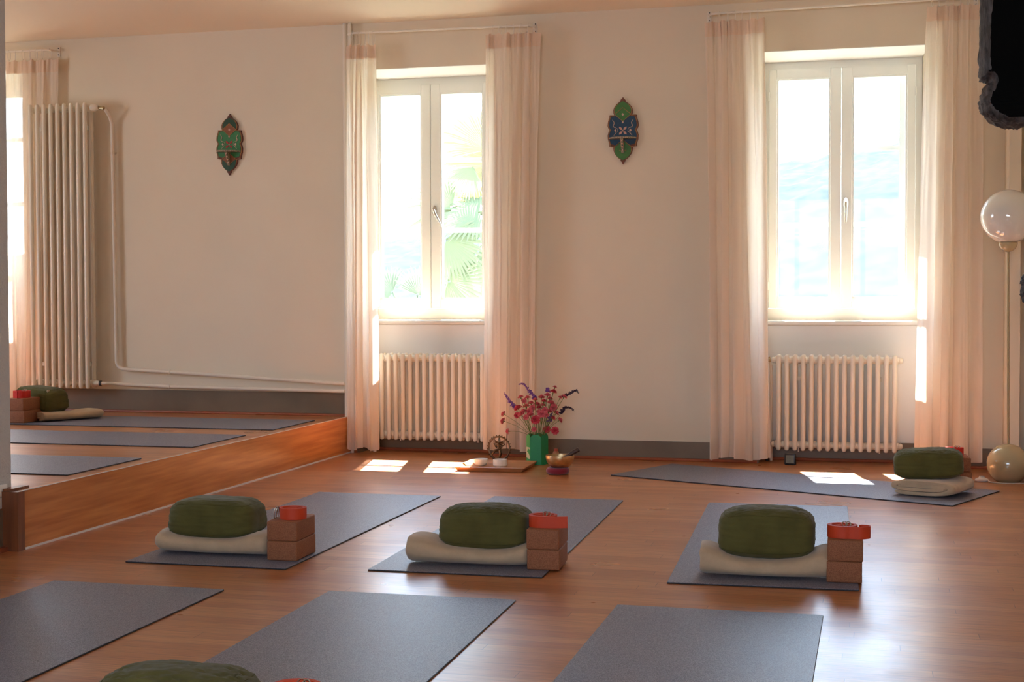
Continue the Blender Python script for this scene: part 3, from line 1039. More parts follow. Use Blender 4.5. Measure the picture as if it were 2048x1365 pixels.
def cushion(label, x, y, z, rz, w, d, h, seed, dome=0.04, pleat=1.0, end_seam=False, tilt=(0, 0)):
    root = thing('meditation_cushion', label, 'cushion', (x, y, z), rz, 'olive green meditation cushions')
    root.rotation_euler = (tilt[0], tilt[1], rz)
    m, shape = cushion_mesh(w, d, h, seed, dome, 0, pleat, end_seam)
    m.build('cushion_cover', GREEN, root, angle=180)
    sm = MB()
    N = 72
    if end_seam:
        for s in (0.86, -0.86):
            pts = []
            for k in range(N):
                a = 2 * pi * k / N
                c, s_ = cos(a), sin(a)
                q = max(abs(c), abs(s_))
                pts.append(Vector(shape((s, c / q, s_ / q))))
            sm.tube(pts, 0.0018, 6, closed=True)
    else:
        for zz_ in (-0.80, 0.84):
            pts = []
            for k in range(N):
                a = 2 * pi * k / N
                c, s_ = cos(a), sin(a)
                q = max(abs(c), abs(s_))
                pts.append(Vector(shape((c / q, s_ / q, zz_))))
            sm.tube(pts, 0.0016 if zz_ < 0 else 0.0009, 6, closed=True)
    sm.build('seam', GSEAM, root)
    if end_seam:
        p_ = Vector(shape((0.86, -0.7, 0.9)))
        MB().rbox(p_.x - 0.004, p_.y - 0.012, p_.z - 0.010, p_.x + 0.004, p_.y + 0.006, p_.z + 0.006, 0.001, 1).build('tag', CREAMF, root)
    return root


def blanket_roll(label, x, y, z, rz, L, D, H, sag, seed, sagx=0.0, turns=2, flip=False, loose=1.0):
    """folded blanket rolled into an oval, axis along local X; spiral visible at both ends"""
    root = thing('rolled_blanket', label, 'blanket', (x, y, z), rz, 'cream blankets under the cushions')
    th = H / (2 * turns + 0.9) * (0.90 if loose > 1 else 1.0)
    # flattened spiral centre line from the outside end inward
    path = []
    nt_ = 30
    for i in range(int(turns * nt_) + 1):
        t = i / nt_
        a = -2 * pi * t - pi * (0.24 if loose > 1 else 0.55)
        hh = (H - th) / 2 - t * th * (1.16 if loose > 1 else 1.06)
        dd = (D - th) / 2 - t * th * 1.15
        hh = max(hh, th * 0.35)
        c, s = cos(a), sin(a)
        e = 2 / 2.7
        py_ = dd * math.copysign(abs(c) ** e, c)
        pz_ = hh * math.copysign(abs(s) ** e, s)
        py_ += 0.003 * sin(t * 9 + seed)
        path.append(Vector((py_, pz_ + H / 2)))
    n = len(path)
    inner, outer = [], []
    for i, p_ in enumerate(path):
        t = (path[min(i + 1, n - 1)] - path[max(i - 1, 0)]).normalized()
        nr = Vector((-t.y, t.x))
        k = th / 2 * (0.96 if 0 < i < n - 1 else 0.5)
        inner.append(p_ + nr * k)
        outer.append(p_ - nr * k)
    loop = inner + outer[::-1]
    m = len(loop)
    NX = 36
    vs, fs = [], []
    for j in range(NX + 1):
        u = j / NX
        xx = (u - 0.5) * L
        edge = min(u, 1 - u)
        rd = 1 - 0.10 * max(0, 1 - edge / 0.045) ** 2
        for q, p_ in enumerate(loop):
            py_, pz_ = p_.x, p_.y
            g = math.exp(-((xx - sagx) / (L * 0.38)) ** 4)
            zt = pz_ / H
            pz2 = pz_ * (1 - sag * g) + 0.004 * noise.noise(Vector((xx * 9, py_ * 6, seed))) * zt
            py2 = py_ * rd * (1 + 0.03 * g) + 0.005 * noise.noise(Vector((xx * 7, zt * 3, seed + 5)))
            pz2 = H / 2 + (pz2 - H / 2) * rd if edge < 0.045 else pz2
            xw = xx + 0.006 * noise.noise(Vector((py_ * 20, pz_ * 30, seed + j * 0.0))) * (1 if edge < 0.1 else 0.3)
            vs.append((xw, py2, max(0.0, pz2)))
    for j in range(NX):
        for q in range(m):
            r_ = (q + 1) % m
            fs.append((j * m + q, j * m + r_, (j + 1) * m + r_, (j + 1) * m + q))
    for base in (0, NX * m):
        for q in range(n - 1):
            fs.append((base + q, base + q + 1, base + m - 2 - q, base + m - 1 - q))
    mb = MB().add(vs, fs)
    mb.build('blanket_roll', CREAMF, root, angle=60)
    # inner core fold so the roll is not hollow
    core = MB()
    cz = path[-1]
    core.tube([(-L / 2 + 0.012, 0, H / 2 * (1 - sag * 0.2)), (0, 0, H / 2 * (1 - sag)), (L / 2 - 0.012, 0, H / 2 * (1 - sag * 0.2))], max(0.006, (H - th) / 2 - turns * th * 1.1), 10)
    core.build('core_fold', CREAMF, root)
    return root


BW, BL, BHT = 0.113, 0.19, 0.0695
_cork = None


def cork_block(label, x, y, z, rz):
    global _cork
    if _cork is None:
        _cork = MB().rbox(-BW / 2, -BL / 2, 0, BW / 2, BL / 2, BHT, 0.005, 3).build('cork_block', CORK, angle=50)
        o = _cork
    else:
        o = _cork.copy()
        COL.objects.link(o)
    o.location = (x, y, z)
    o.rotation_euler = (0, 0, rz)
    tag(o, label, 'yoga block', 'cork yoga blocks')
    return o


def ribbon(m, pts, w, th=0.0022, tilt=None):
    n = len(pts)
    vs, fs = [], []
    for i, p_ in enumerate(pts):
        t = (Vector(pts[min(i + 1, n - 1)]) - Vector(pts[max(i - 1, 0)]))
        t.z = 0
        t.normalize()
        nr = Vector((-t.y, t.x, 0)) * th / 2
        p_ = Vector(p_)
        for s, zz_ in ((-1, 0), (1, 0), (1, w), (-1, w)):
            q = p_ + nr * s
            vs.append((q.x, q.y, q.z + zz_))
    for i in range(n - 1):
        for k in range(4):
            l = (k + 1) % 4
            fs.append((i * 4 + k, i * 4 + l, (i + 1) * 4 + l, (i + 1) * 4 + k))
    fs.append((0, 1, 2, 3))
    fs.append(((n - 1) * 4 + 3, (n - 1) * 4 + 2, (n - 1) * 4 + 1, (n - 1) * 4))
    m.add(vs, fs)


def strap(label, x, y, z, rz, kind, m_=ORANGE, r1=0.050):
    root = thing('yoga_strap', label, 'yoga strap', (x, y, z), rz, 'coiled straps on the cork blocks')
    W = 0.040
    turns = 3.5
    r0 = r1 - turns * 0.0036
    a1 = {0: radians(180), 1: radians(-90), 2: radians(-60), 3: radians(-90)}[kind]
    pts = []
    N = int(turns * 36)
    for i in range(N + 1):
        t = i / N
        a = a1 - (1 - t) * turns * 2 * pi
        r = r0 + (r1 - r0) * t
        pts.append((r * cos(a), r * sin(a) * 0.94, 0.0))
    lx, ly, _ = pts[-1]
    if kind == 1:      # free end sticks out to the right
        pts += [(lx + 0.02, ly + 0.001, 0), (lx + 0.05, ly + 0.006, 0), (lx + 0.092, ly + 0.016, 0.001)]
    if kind == 2:      # free end loops back on the right
        pts += [(0.048, -0.046, 0), (0.070, -0.040, 0), (0.086, -0.024, 0), (0.088, -0.004, 0), (0.076, 0.010, 0), (0.060, 0.010, 0), (0.053, 0.0, 0)]
    mm = MB()
    ribbon(mm, pts, W)
    mm.build('webbing', m_, root, angle=60)
    # free inner tongue across the middle
    t_ = MB()
    ribbon(t_, [(r0 * 0.9, 0.004, 0.002), (0.012, 0.010, 0.004), (-0.010, 0.002, 0.004), (-r0 * 0.75, -0.010, 0.002)], W * 0.9)
    t_.build('inner_end', m_, root)
    for k in range(2):
        rg = MB()
        if kind == 0:
            c = (-r1 - 0.004 - 0.002 * k, -0.012 - 0.012 * k, 0.022)
            rg.tube([(c[0] + 0.003 * sin(a), c[1] + 0.012 * cos(a), c[2] + 0.020 * sin(a)) for a in [2 * pi * q / 20 for q in range(20)]], 0.0017, 6, closed=True)
        else:
            c = (0.006 + 0.012 * k, 0.006 - 0.004 * k, W + 0.002)
            rg.tube([(c[0] + 0.008 * cos(a), c[1] + 0.007 * sin(a), c[2] + 0.007 * sin(a) - 0.001) for a in [2 * pi * q / 20 for q in range(20)]], 0.0016, 6, closed=True)
        rg.build('buckle_ring', RING, root)
    return root


MZ = 0.0058
# set 1: near the step
blanket_roll('rolled cream blanket beneath the cushion nearest the step', -2.325, 4.755, MZ, 0.02, 0.43, 0.225, 0.098, 0.30, 1, sagx=-0.02, turns=2)
cushion('olive cushion on the blanket nearest the step, smooth face', -2.347, 4.775, 0.063, 0.03, 0.335, 0.20, 0.132, 5, pleat=0.5)
cork_block('cork block touching the mat nearest the step, under another block', -2.032, 4.720, MZ, 0.03)
cork_block('cork block atop another, nearest the step, carrying the strap with side rings', -2.032, 4.718, MZ + BHT + 0.0004, 0.045)
strap('coiled red-orange strap with metal rings at its left side, nearest the step', -2.018, 4.700, MZ + 2 * BHT + 0.001, 0.0, 0, ORANGE)
# set 2
blanket_roll('rolled cream blanket on the middle mat, open spiral at its right end', -1.372, 4.775, MZ, 0.06, 0.43, 0.225, 0.108, 0.36, 2, sagx=0.04, turns=2)
cushion('olive cushion with creased top on the middle mat of the row', -1.322, 4.795, 0.066, 0.02, 0.318, 0.20, 0.134, 9, pleat=1.6)
cork_block('lower cork block overhanging the right edge of the middle mat', -1.098, 4.770, MZ, 0.07)
cork_block('upper cork block by the creased cushion, under the strap with a straight loose end', -1.098, 4.768, MZ + BHT + 0.0004, 0.05)
strap('coiled orange strap with straight free end sticking out to the right', -1.107, 4.745, MZ + 2 * BHT + 0.001, 0.0, 1)
# set 3
blanket_roll('rolled cream blanket under the tall cushion before the right window', -0.352, 4.800, MZ, 0.04, 0.425, 0.235, 0.120, 0.42, 3, sagx=0.0, turns=2)
cushion('tall plump olive cushion before the right window, beside the strap with a loop', -0.350, 4.820, 0.072, 0.03, 0.318, 0.21, 0.148, 14, pleat=1.2, dome=0.06)
cork_block('lower cork block at the right end of the mat before the right window', -0.094, 4.790, MZ, 0.01)
cork_block('upper cork block under the strap with the looped end', -0.092, 4.788, MZ + BHT + 0.0004, 0.02)
strap('coiled orange strap with its end looped over on the right', -0.100, 4.765, MZ + 2 * BHT + 0.001, 0.0, 2)
# near set, cut by the lower edge
blanket_roll('cream blanket beneath the cropped cushion at the bottom edge', -1.365, 2.53, MZ, 0.03, 0.42, 0.225, 0.100, 0.34, 6)
cushion('olive cushion cut off by the bottom edge of the photo', -1.348, 2.56, 0.054, 0.0, 0.325, 0.19, 0.136, 23, pleat=1.6, dome=0.05, tilt=(0, 0.0))
cork_block('cork block on the mat at the bottom edge, beneath its twin', -1.082, 2.535, MZ, 0.03)
cork_block('cork block directly under the strap at the bottom edge', -1.082, 2.537, MZ + BHT + 0.0004, 0.02)
strap('coiled orange strap just showing at the bottom edge of the photo', -1.083, 2.535, MZ + 2 * BHT + 0.001, 0, 3)
# set 5 by the lamp: blanket turned so its folded end faces us
blanket_roll('folded cream blanket with its folded end facing the room, near the globe lamp', 0.262, 6.945, MZ, radians(68), 0.30, 0.33, 0.090, 0.10, 8, sagx=0.0, turns=1.85, loose=1.5)
cushion('large olive cushion near the globe lamp, its top catching sun', 0.252, 7.000, 0.078, radians(-2), 0.318, 0.21, 0.128, 31, pleat=1.8, dome=0.06, tilt=(0, -0.05))
cork_block('cork block half hidden behind the cushion near the globe lamp, the lower one', 0.395, 7.33, MZ, radians(8))
cork_block('cork block half hidden behind the cushion near the globe lamp, the upper one', 0.395, 7.33, MZ + BHT + 0.0004, radians(4))
strap('dark red coiled strap half hidden behind the cushion near the globe lamp', 0.385, 7.33, MZ + 2 * BHT + 0.001, 0, 3, RED, 0.045)
# set on the platform
PZ = HS + MZ
blanket_roll('folded cream blanket on the platform under the green cushion', -4.625, 7.425, PZ, radians(62), 0.38, 0.24, 0.062, 0.12, 12, turns=2)
cushion('olive cushion with white tag on the platform beside the tall radiator', -4.775, 7.40, PZ + 0.052, radians(-12), 0.30, 0.19, 0.135, 40, pleat=0.5, end_seam=True, tilt=(0, 0.06))
cork_block('cork block standing on the platform mat, lower of the pair', -4.760, 7.215, PZ, 0.03)
cork_block('cork block upper of the pair on the platform', -4.762, 7.215, PZ + BHT + 0.0004, 0.0)
strap('bright red coiled strap on the platform blocks by the wall corner', -4.770, 7.205, PZ + 2 * BHT + 0.001, 0, 3, RED)


# ------------------------------------------------------------------ altar: tray, candles, statue, vase, bowl
TRAYW = plain_wood('orange_tray_wood', (0.55, 0.25, 0.10, 1), (0.40, 0.16, 0.06, 1), (3, 14, 14), rough=0.4)
tr = thing('wooden_tray', 'shallow orange wood tray on the floor by the middle curtain', 'tray', (-2.005, 7.465, 0.0), 0.03)
tw, td = 0.192, 0.178
m = MB()


def ring_rect(a, b, z):
    return [(-a, -b, z), (a, -b, z), (a, b, z), (-a, b, z)]


rings = [ring_rect(tw - 0.018, td - 0.018, 0.0005), ring_rect(tw, td, 0.024), ring_rect(tw - 0.006, td - 0.006, 0.026), ring_rect(tw - 0.026, td - 0.026, 0.012), ]
vs = sum(rings, [])
fs = [(3, 2, 1, 0)]
for i in range(3):
    for k in range(4):
        l = (k + 1) % 4
        fs.append((i * 4 + k, i * 4 + l, (i + 1) * 4 + l, (i + 1) * 4 + k))
m.add(vs, fs)
m.build('rim', TRAYW, tr, smooth=False)
MB().box(-tw + 0.026, -td + 0.026, 0.006, tw - 0.026, td - 0.026, 0.0125).build('tray_bed', TRAYW, tr, smooth=False)

CERAM = mat('white_ceramic', (0.82, 0.78, 0.72, 1), rough=0.3)
WAX = mat('white_wax', (0.85, 0.80, 0.72, 1), rough=0.5)
CLEAR = mat('clear_glass', (1, 1, 1, 1), rough=0.02, trans=1.0)


def candle_bowl(label, x, y, z, r, h, m_, squat):
    root = thing('candle_bowl', label, 'candle', (x, y, z), 0, 'two small candle bowls on the tray')
    prof = [(0, 0.0), (r * 0.60, 0.0), (r * 0.72, 0.004), (r * 0.95, h * 0.45), (r, h), (r - 0.003, h), (r * 0.90, h * 0.5), (r * 0.66, 0.006), (0, 0.006)]
    if squat:
        prof = [(0, 0.0), (r * 0.86, 0.0), (r * 0.97, 0.005), (r, h * 0.5), (r * 0.97, h), (r * 0.97 - 0.003, h), (r * 0.94, h * 0.5), (r * 0.84, 0.006), (0, 0.006)]
    MB().lathe(prof, seg=36).build('bowl_wall', m_, root)
    MB().lathe([(0, 0.0065), (r * 0.66, 0.0065), (r * 0.74, h * 0.40), (0, h * 0.42)], seg=28).build('candle_wax', WAX, root)
    MB().tube([(0, 0, h * 0.40), (0.001, 0, h * 0.40 + 0.008)], 0.0008, 6).build('wick', DARKM, root)


candle_bowl('white round ceramic candle bowl on the left of the tray', -2.098, 7.480, 0.013, 0.042, 0.035, CERAM, False)
candle_bowl('glass candle bowl on the tray in front of the bronze statue', -1.985, 7.470, 0.013, 0.040, 0.037, CERAM, True)

BRONZE = mat('dark_bronze', (0.16, 0.10, 0.055, 1), rough=0.38, metal=0.85, var=0.4, vscale=40, bump=0.4, bscale=120)
stt = thing('dancing_deity_statue', 'small dark bronze dancing figure inside a flaming ring behind the tray', 'statue', (-2.066, 7.755, 0.0), radians(-12))
R = 0.066
zc = 0.078
m = MB().tube([(R * cos(a), 0, zc + R * sin(a)) for a in [2 * pi * k / 48 for k in range(48)]], 0.0045, 8, closed=True)
m.tube([((R + 0.004) * cos(a), -0.001, zc + (R + 0.004) * sin(a)) for a in [2 * pi * k / 48 for k in range(48)]], 0.002, 6, closed=True)
for k in range(23):
    a = radians(-58 + k * (296 / 22.0))
    c, s = cos(a), sin(a)
    m.tube([((R + 0.003) * c, 0, zc + (R + 0.003) * s), ((R + 0.008) * c, 0, zc + (R + 0.008) * s), ((R + 0.0125) * c, 0, zc + (R + 0.0125) * s)], [0.0042, 0.0030, 0.0008], 6)
m.build('flaming_ring', BRONZE, stt)
m = MB().lathe([(0, 0), (0.036, 0), (0.040, 0.004), (0.034, 0.008), (0.036, 0.013), (0.030, 0.016), (0, 0.016)], seg=28, sy_=0.55)
m.build('pedestal', BRONZE, stt)
m = MB()
m.tube([(0.002, 0, 0.066), (0.0, 0, 0.078), (-0.001, 0, 0.090), (0.0, 0, 0.100), (0, 0, 0.106)], [0.0105, 0.0090, 0.0115, 0.0125, 0.0055], 10)   # torso
m.tube([(0, -0.001, 0.104), (0, -0.001, 0.110), (0, -0.001, 0.117)], [0.0055, 0.0088, 0.006], 10)   # head
m.tube([(0.004, 0, 0.068), (0.013, -0.006, 0.052), (0.004, -0.001, 0.030), (0.0, 0, 0.018)], [0.0098, 0.0085, 0.0062, 0.005], 8)  # standing leg
m.tube([(0.0, 0, 0.018), (0.007, -0.010, 0.017)], [0.004, 0.003], 8)
m.tube([(-0.004, -0.002, 0.068), (-0.020, -0.010, 0.066), (-0.030, -0.014, 0.052), (-0.038, -0.014, 0.042)], [0.0098, 0.0075, 0.0056, 0.004], 8)  # raised leg
for pts in ([(-0.008, 0, 0.098), (-0.026, 0, 0.094), (-0.034, -0.002, 0.106)], [(0.008, 0, 0.098), (0.026, 0, 0.094), (0.038, -0.002, 0.104)],
            [(-0.008, -0.003, 0.097), (-0.020, -0.008, 0.086), (-0.008, -0.014, 0.084)], [(0.008, -0.003, 0.097), (0.022, -0.008, 0.088), (0.014, -0.014, 0.078), (-0.008, -0.016, 0.074)]):
    m.tube(pts, [0.0055] + [0.0045] * (len(pts) - 2) + [0.0034], 8)
m.build('figure', BRONZE, stt)
m = MB().tube([(0, 0, 0.114), (0, 0, 0.122), (0, 0, 0.134), (0, 0, 0.143)], [0.0080, 0.0075, 0.0055, 0.002], 8)
for s in (-1, 1):
    for q in range(4):
        m.tube([(s * 0.006, 0.001, 0.113 - q * 0.002), (s * (0.018 + q * 0.002), 0.001, 0.118 - q * 0.004), (s * (0.032 - q * 0.001), 0.001, 0.127 - q * 0.008), (s * (0.040 - q * 0.002), 0.001, 0.122 - q * 0.008)],
               [0.0026, 0.0022, 0.0022, 0.001], 6)
m.build('headdress_and_hair', BRONZE, stt)
m = MB().tube([(-0.022, 0, 0.019), (-0.008, 0, 0.020), (0.008, 0, 0.020), (0.020, 0, 0.019)], [0.003, 0.0055, 0.005, 0.004], 8)
m.build('dwarf_underfoot', BRONZE, stt)

VG = mat('vase_green', (0.012, 0.26, 0.085, 1), rough=0.35, var=0.08, vscale=20)
VGL = mat('vase_light_green', (0.055, 0.36, 0.095, 1), rough=0.4)
VC = mat('vase_cream_print', (0.72, 0.66, 0.42, 1), rough=0.45)
VX, VY = -1.835, 7.72
va = thing('flower_vase', 'green six-sided paper vase with scalloped rim, holding the pink flowers', 'vase', (VX, VY, 0.0), 0)
apo = 0.053
sd = 0.0305
for k in range(6):
    a = radians(-90 + 60 * k + 4)
    pts = [(-sd, 0), (sd, 0), (sd, 0.146)] + [(sd * cos(t), 0.146 + 0.022 * sin(t)) for t in [pi * q / 12 for q in range(1, 12)]] + [(-sd, 0.146)]
    m = MB().prism_y(pts, -0.001, 0.001)
    mt = Matrix.Rotation(a + pi / 2, 4, 'Z') @ Matrix.Translation((0, -apo, 0.001))
    m.xf(mt)
    pnl = m.build('side_panel', VGL if k == 5 else VG, va, angle=30)
    if k == 5:
        q = MB()
        q.prism_y([(-sd * 0.98, 0.055), (-sd * 0.98, 0.095), (sd * 0.9, 0.095), (sd * 0.9, 0.082), (0.0, 0.088), (-0.010, 0.080)], -0.0018, -0.0008)
        q.prism_y([(-sd * 0.98, 0.036), (sd * 0.4, 0.030), (sd * 0.95, 0.033), (sd * 0.95, 0.045), (0.0, 0.064), (-sd * 0.98, 0.070)], -0.0018, -0.0008)
        q.xf(mt)
        q.build('cream_print', VC, pnl, smooth=False)
MB().prism(circle(apo * 1.12, 6, a0=radians(34)), 0.0, 0.004).build('vase_bottom', VG, va, smooth=False)

STEM = mat('stem_green', (0.12, 0.20, 0.04, 1), rough=0.6)
PINK = mat('pink_petals', (0.75, 0.085, 0.13, 1), rough=0.7, col2=(0.85, 0.25, 0.28, 1), vscale=260)
DEEP = mat('crimson_petals', (0.62, 0.02, 0.055, 1), rough=0.7, col2=(0.80, 0.12, 0.16, 1), vscale=260)
PURP = mat('violet_florets', (0.20, 0.075, 0.36, 1), rough=0.7)
DPUR = mat('dark_florets', (0.045, 0.018, 0.05, 1), rough=0.7)
rnd = random.Random(4)


def from_px(px, py, Y):
    d = fw + r2 * ((px - 1024) / F_PX) - u2 * ((py - 682.5) / F_PX)
    t = Y / d.y
    return Vector((0, 0, CAM_H)) + d * t


def carnation(tip, size, label, m_, facing=None, group='small pink carnations in the green vase'):
    base = Vector((VX, VY, 0.155))
    tip = Vector(tip)
    hd = (tip - base)
    hd.z = 0
    b = base + hd * min(0.5, 0.034 / max(hd.length, 0.001))
    root = thing('carnation', label, 'flower', b, 0, group)
    v = tip - b
    # stem from down inside the vase
    inside = Vector((-v.x * 0.25, -v.y * 0.25, -0.11))
    mid = v * 0.55 + Vector((0, 0, 0.012))
    d = (v - mid).normalized()
    MB().tube([inside, inside * 0.4, Vector((0, 0, 0)), mid * 0.5 + Vector((0, 0, 0.003)), mid, v - d * 0.012], 0.0011, 6).build('stem', STEM, root)
    MB().tube([v - d * 0.018, v - d * 0.010, v - d * 0.003], [0.0015, 0.0030, 0.0036], 8).build('calyx', STEM, root)
    f = Vector(facing).normalized() if facing else d
    mm = MB()
    q = f.to_track_quat('Z', 'X').to_matrix().to_4x4()
    for ring_, (nn, rr, lift) in enumerate(((11, 1.0, 0.10), (10, 0.88, 0.40), (8, 0.66, 0.62), (7, 0.44, 0.78), (5, 0.22, 0.9))):
        for k in range(nn):
            a = 2 * pi * k / nn + ring_ * 0.5 + rnd.uniform(-0.15, 0.15)
            w = size * 0.42
            L = size * rr
            pts = []
            for i, (tt, ww) in enumerate(((0.0, 0.25), (0.55, 0.8), (0.9, 1.0), (1.05, 0.8))):
                for s in (-1, 0, 1):
                    z = size * (lift * tt * 0.8) + size * 0.05 * sin(a * 5 + s * 2 + i * 2)
                    x_ = L * tt * (1.0 if s == 0 else 0.94)
                    y_ = s * w * ww * 0.5
                    pts.append(Vector((x_ * cos(a) - y_ * sin(a), x_ * sin(a) + y_ * cos(a), z + rnd.uniform(-1, 1) * size * 0.09)))
            fs_ = []
            for i in range(3):
                for s in range(2):
                    fs_.append((i * 3 + s, i * 3 + s + 1, (i + 1) * 3 + s + 1, (i + 1) * 3 + s))
            mm.add(pts, fs_)
    mm.xf(Matrix.Translation(v - f * size * 0.25) @ q)
    mm.build('bloom', m_, root, angle=180)
    return root


CARN = [  # px, py, size(m), tone, facing camera
    (1041, 794, 8, 0, 0), (1055, 795, 8, 0, 0), (1070, 799, 7, 0, 0), (1083, 794, 9, 0, 0), (1095, 790, 9, 0, 0), (1107, 783, 9, 1, 0), (1129, 793, 8, 0, 0), (1121, 795, 6, 0, 0),
    (1062, 806, 9, 0, 0), (1052, 812, 9, 0, 0), (1086, 810, 8, 0, 0), (1102, 805, 10, 0, 0), (1035, 816, 12, 1, 0), (1046, 823, 10, 0, 0), (1059, 823, 12, 0, 1), (1079, 823, 9, 0, 0),
    (1107, 815, 13, 0, 1), (1034, 831, 10, 1, 1), (1083, 828, 13, 0, 1), (1092, 830, 9, 0, 1), (1006, 828, 8, 0, 0), (1005, 842, 9, 0, 0), (1071, 840, 15, 1, 1), (1106, 836, 9, 1, 0),
    (1121, 840, 8, 0, 0), (1015, 863, 8, 0, 0), (1094, 859, 12, 1, 1), (1110, 862, 13, 1, 1), (1110, 774, 6, 0, 0), (1068, 859, 7, 0, 0),
        (1048, 802, 9, 0, 1), (1066, 815, 10, 0, 1), (1074, 808, 9, 0, 0), (1090, 820, 10, 0, 1), (1098, 822, 9, 0, 0), (1052, 835, 9, 0, 1), (1042, 828, 10, 0, 0), (1100, 797, 8, 0, 0), (1088, 802, 8, 1, 0), (1061, 829, 9, 0, 0), (1113, 826, 9, 0, 0), (1078, 815, 9, 1, 0)]
special = {(1071, 840): 'large open crimson carnation facing the room in the centre of the bouquet', (1110, 862): 'crimson carnation hanging lowest on the right over the vase rim',
           (1015, 863): 'small pink carnation reaching lowest to the left of the vase', (1005, 842): 'pink carnation on a long stem, farthest left in the bouquet',
           (1110, 774): 'closed pink carnation bud at the very top of the bouquet'}
ORD = ['first', 'second', 'third', 'fourth', 'fifth', 'sixth', 'seventh', 'eighth', 'ninth', 'tenth', 'eleventh', 'twelfth', 'thirteenth', 'fourteenth', 'fifteenth', 'sixteenth']
tiers = {'top': [], 'upper middle': [], 'lower middle': [], 'lowest': []}
for c_ in CARN:
    if (c_[0], c_[1]) not in special:
        tiers['top' if c_[1] < 803 else 'upper middle' if c_[1] < 821 else 'lower middle' if c_[1] < 850 else 'lowest'].append(c_)
for tn, lst in tiers.items():
    for i_, c_ in enumerate(sorted(lst)):
        special[(c_[0], c_[1])] = '%s %s carnation, %s from the left in the %s tier of the bouquet' % ('open' if c_[4] else 'small', 'crimson' if c_[3] else 'pink', ORD[i_], tn)
for px, py_, sz, tone, face in CARN:
    Yp = VY + rnd.uniform(-0.05, 0.05) - (0.04 if face else 0)
    tip = from_px(px, py_, Yp)
    lab = special.get((px, py_), 'small pink carnation in the packed middle of the vase bouquet')
    grp = 'pink carnations in the green vase'
    carnation(tip, sz / 1000.0 * (1.75 if face else 2.3), lab, DEEP if tone else PINK, (0.25, -1, 0.25) if face else None, grp)


def sprig(label, pts_px, col):
    P = [from_px(a, b, VY + 0.01) for a, b in pts_px]
    root = thing('sage_sprig', label, 'flower', (VX, VY, 0.15), 0, 'dark sage sprigs in the vase')
    o = Vector((VX, VY, 0.15))
    loc = [p_ - o for p_ in P]
    base = Vector((loc[0].x * 0.12, 0, 0))
    MB().tube([base + Vector((0, 0, -0.1)), base, loc[0] * 0.5 + base * 0.5] + loc, 0.0010, 6).build('stem', STEM, root)
    m_ = MB()
    tot = []
    for i in range(len(loc) - 1):
        for t in (0.0, 0.2, 0.4, 0.6, 0.8):
            tot.append(loc[i].lerp(loc[i + 1], t))
    for i, p_ in enumerate(tot):
        s = 0.0085 * (1.15 - 0.7 * i / len(tot))
        for k in range(4):
            d = Vector((rnd.uniform(-1, 1), rnd.uniform(-1, 1), rnd.uniform(-0.3, 1))).normalized()
            m_.tube([p_, p_ + d * s, p_ + d * s * 1.9], [s * 0.25, s * 0.45, s * 0.15], 5)
    m_.build('florets', col, root)


sprig('dark violet sage sprig arching over the top of the bouquet', [(1070, 797), (1062, 788), (1054, 776), (1046, 768), (1037, 770)], PURP)
sprig('violet sage sprig pointing up left out of the bouquet', [(1032, 818), (1026, 812), (1018, 802), (1013, 794), (1009, 786)], PURP)
sprig('dark sage sprig leaning out top right with a drooping tip', [(1128, 795), (1137, 790), (1146, 785), (1152, 781), (1157, 788)], DPUR)
sprig('small dark sage sprig curving out on the right', [(1122, 828), (1126, 820), (1133, 816), (1141, 817), (1149, 823)], DPUR)
sprig('violet sage sprig hidden among carnations right of centre', [(1098, 842), (1101, 834), (1105, 827)], PURP)
sprig('single purple scabious bloom standing up among the carnations', [(1096, 784), (1095, 779), (1094, 777)], PURP)
# loose leaves low in the bouquet
bo = thing('small_bottle', 'small cork-coloured jar half hidden behind the green vase', 'jar', (-1.775, 7.93, 0.0))
MB().lathe([(0, 0), (0.016, 0), (0.018, 0.004), (0.018, 0.040), (0.014, 0.046), (0.014, 0.050), (0, 0.050)], seg=20).build('jar_body', mat('jar_tan', (0.45, 0.20, 0.09, 1), rough=0.4), bo)
MB().lathe([(0, 0.0501), (0.011, 0.0501), (0.011, 0.064), (0, 0.066)], seg=16).build('jar_lid', mat('jar_red', (0.45, 0.08, 0.04, 1), rough=0.5), bo)

BRASS = mat('hammered_brass', (0.74, 0.52, 0.27, 1), rough=0.36, metal=1.0, var=0.25, vscale=30, bump=0.5, bscale=70, bdist=0.002)
bx, by = -1.612, 7.30
cu = thing('ring_cushion', 'dark red ring cushion under the brass singing bowl', 'cushion', (bx - 0.012, by, 0.0))
MB().tube([(0.044 * cos(a), 0.044 * sin(a), 0.019) for a in [2 * pi * k / 40 for k in range(40)]], 0.0185, 14, closed=True, flat=1.0).build('cushion_ring', mat('maroon_velvet', (0.24, 0.008, 0.028, 1), rough=0.9, sheen=0.4), cu)
sb = thing('singing_bowl', 'brass singing bowl resting on a dark red ring cushion', 'bowl', (bx, by, 0.033))
MB().lathe([(0, 0), (0.030, 0.0005), (0.052, 0.010), (0.070, 0.032), (0.0765, 0.056), (0.0755, 0.068), (0.0725, 0.068), (0.0725, 0.056), (0.066, 0.034), (0.050, 0.014), (0.028, 0.005), (0, 0.0045)], seg=56).build('bowl_shell', BRASS, sb)
ml = thing('bowl_mallet', 'dark brown wooden mallet leaning in the brass bowl', 'mallet', (bx + 0.015, by - 0.01, 0.050))
MALW = plain_wood('dark_mallet_wood', (0.10, 0.045, 0.028, 1), (0.065, 0.03, 0.02, 1), (8, 8, 8), rough=0.45)
e0, e1 = Vector((-0.035, 0.0, 0.012)), Vector((0.085, 0.02, 0.083))
dd = (e1 - e0).normalized()
MB().tube([e0, e0 + dd * 0.004, e1 - dd * 0.05], [0.006, 0.008, 0.0095], 14).build('mallet_shaft', MALW, ml)
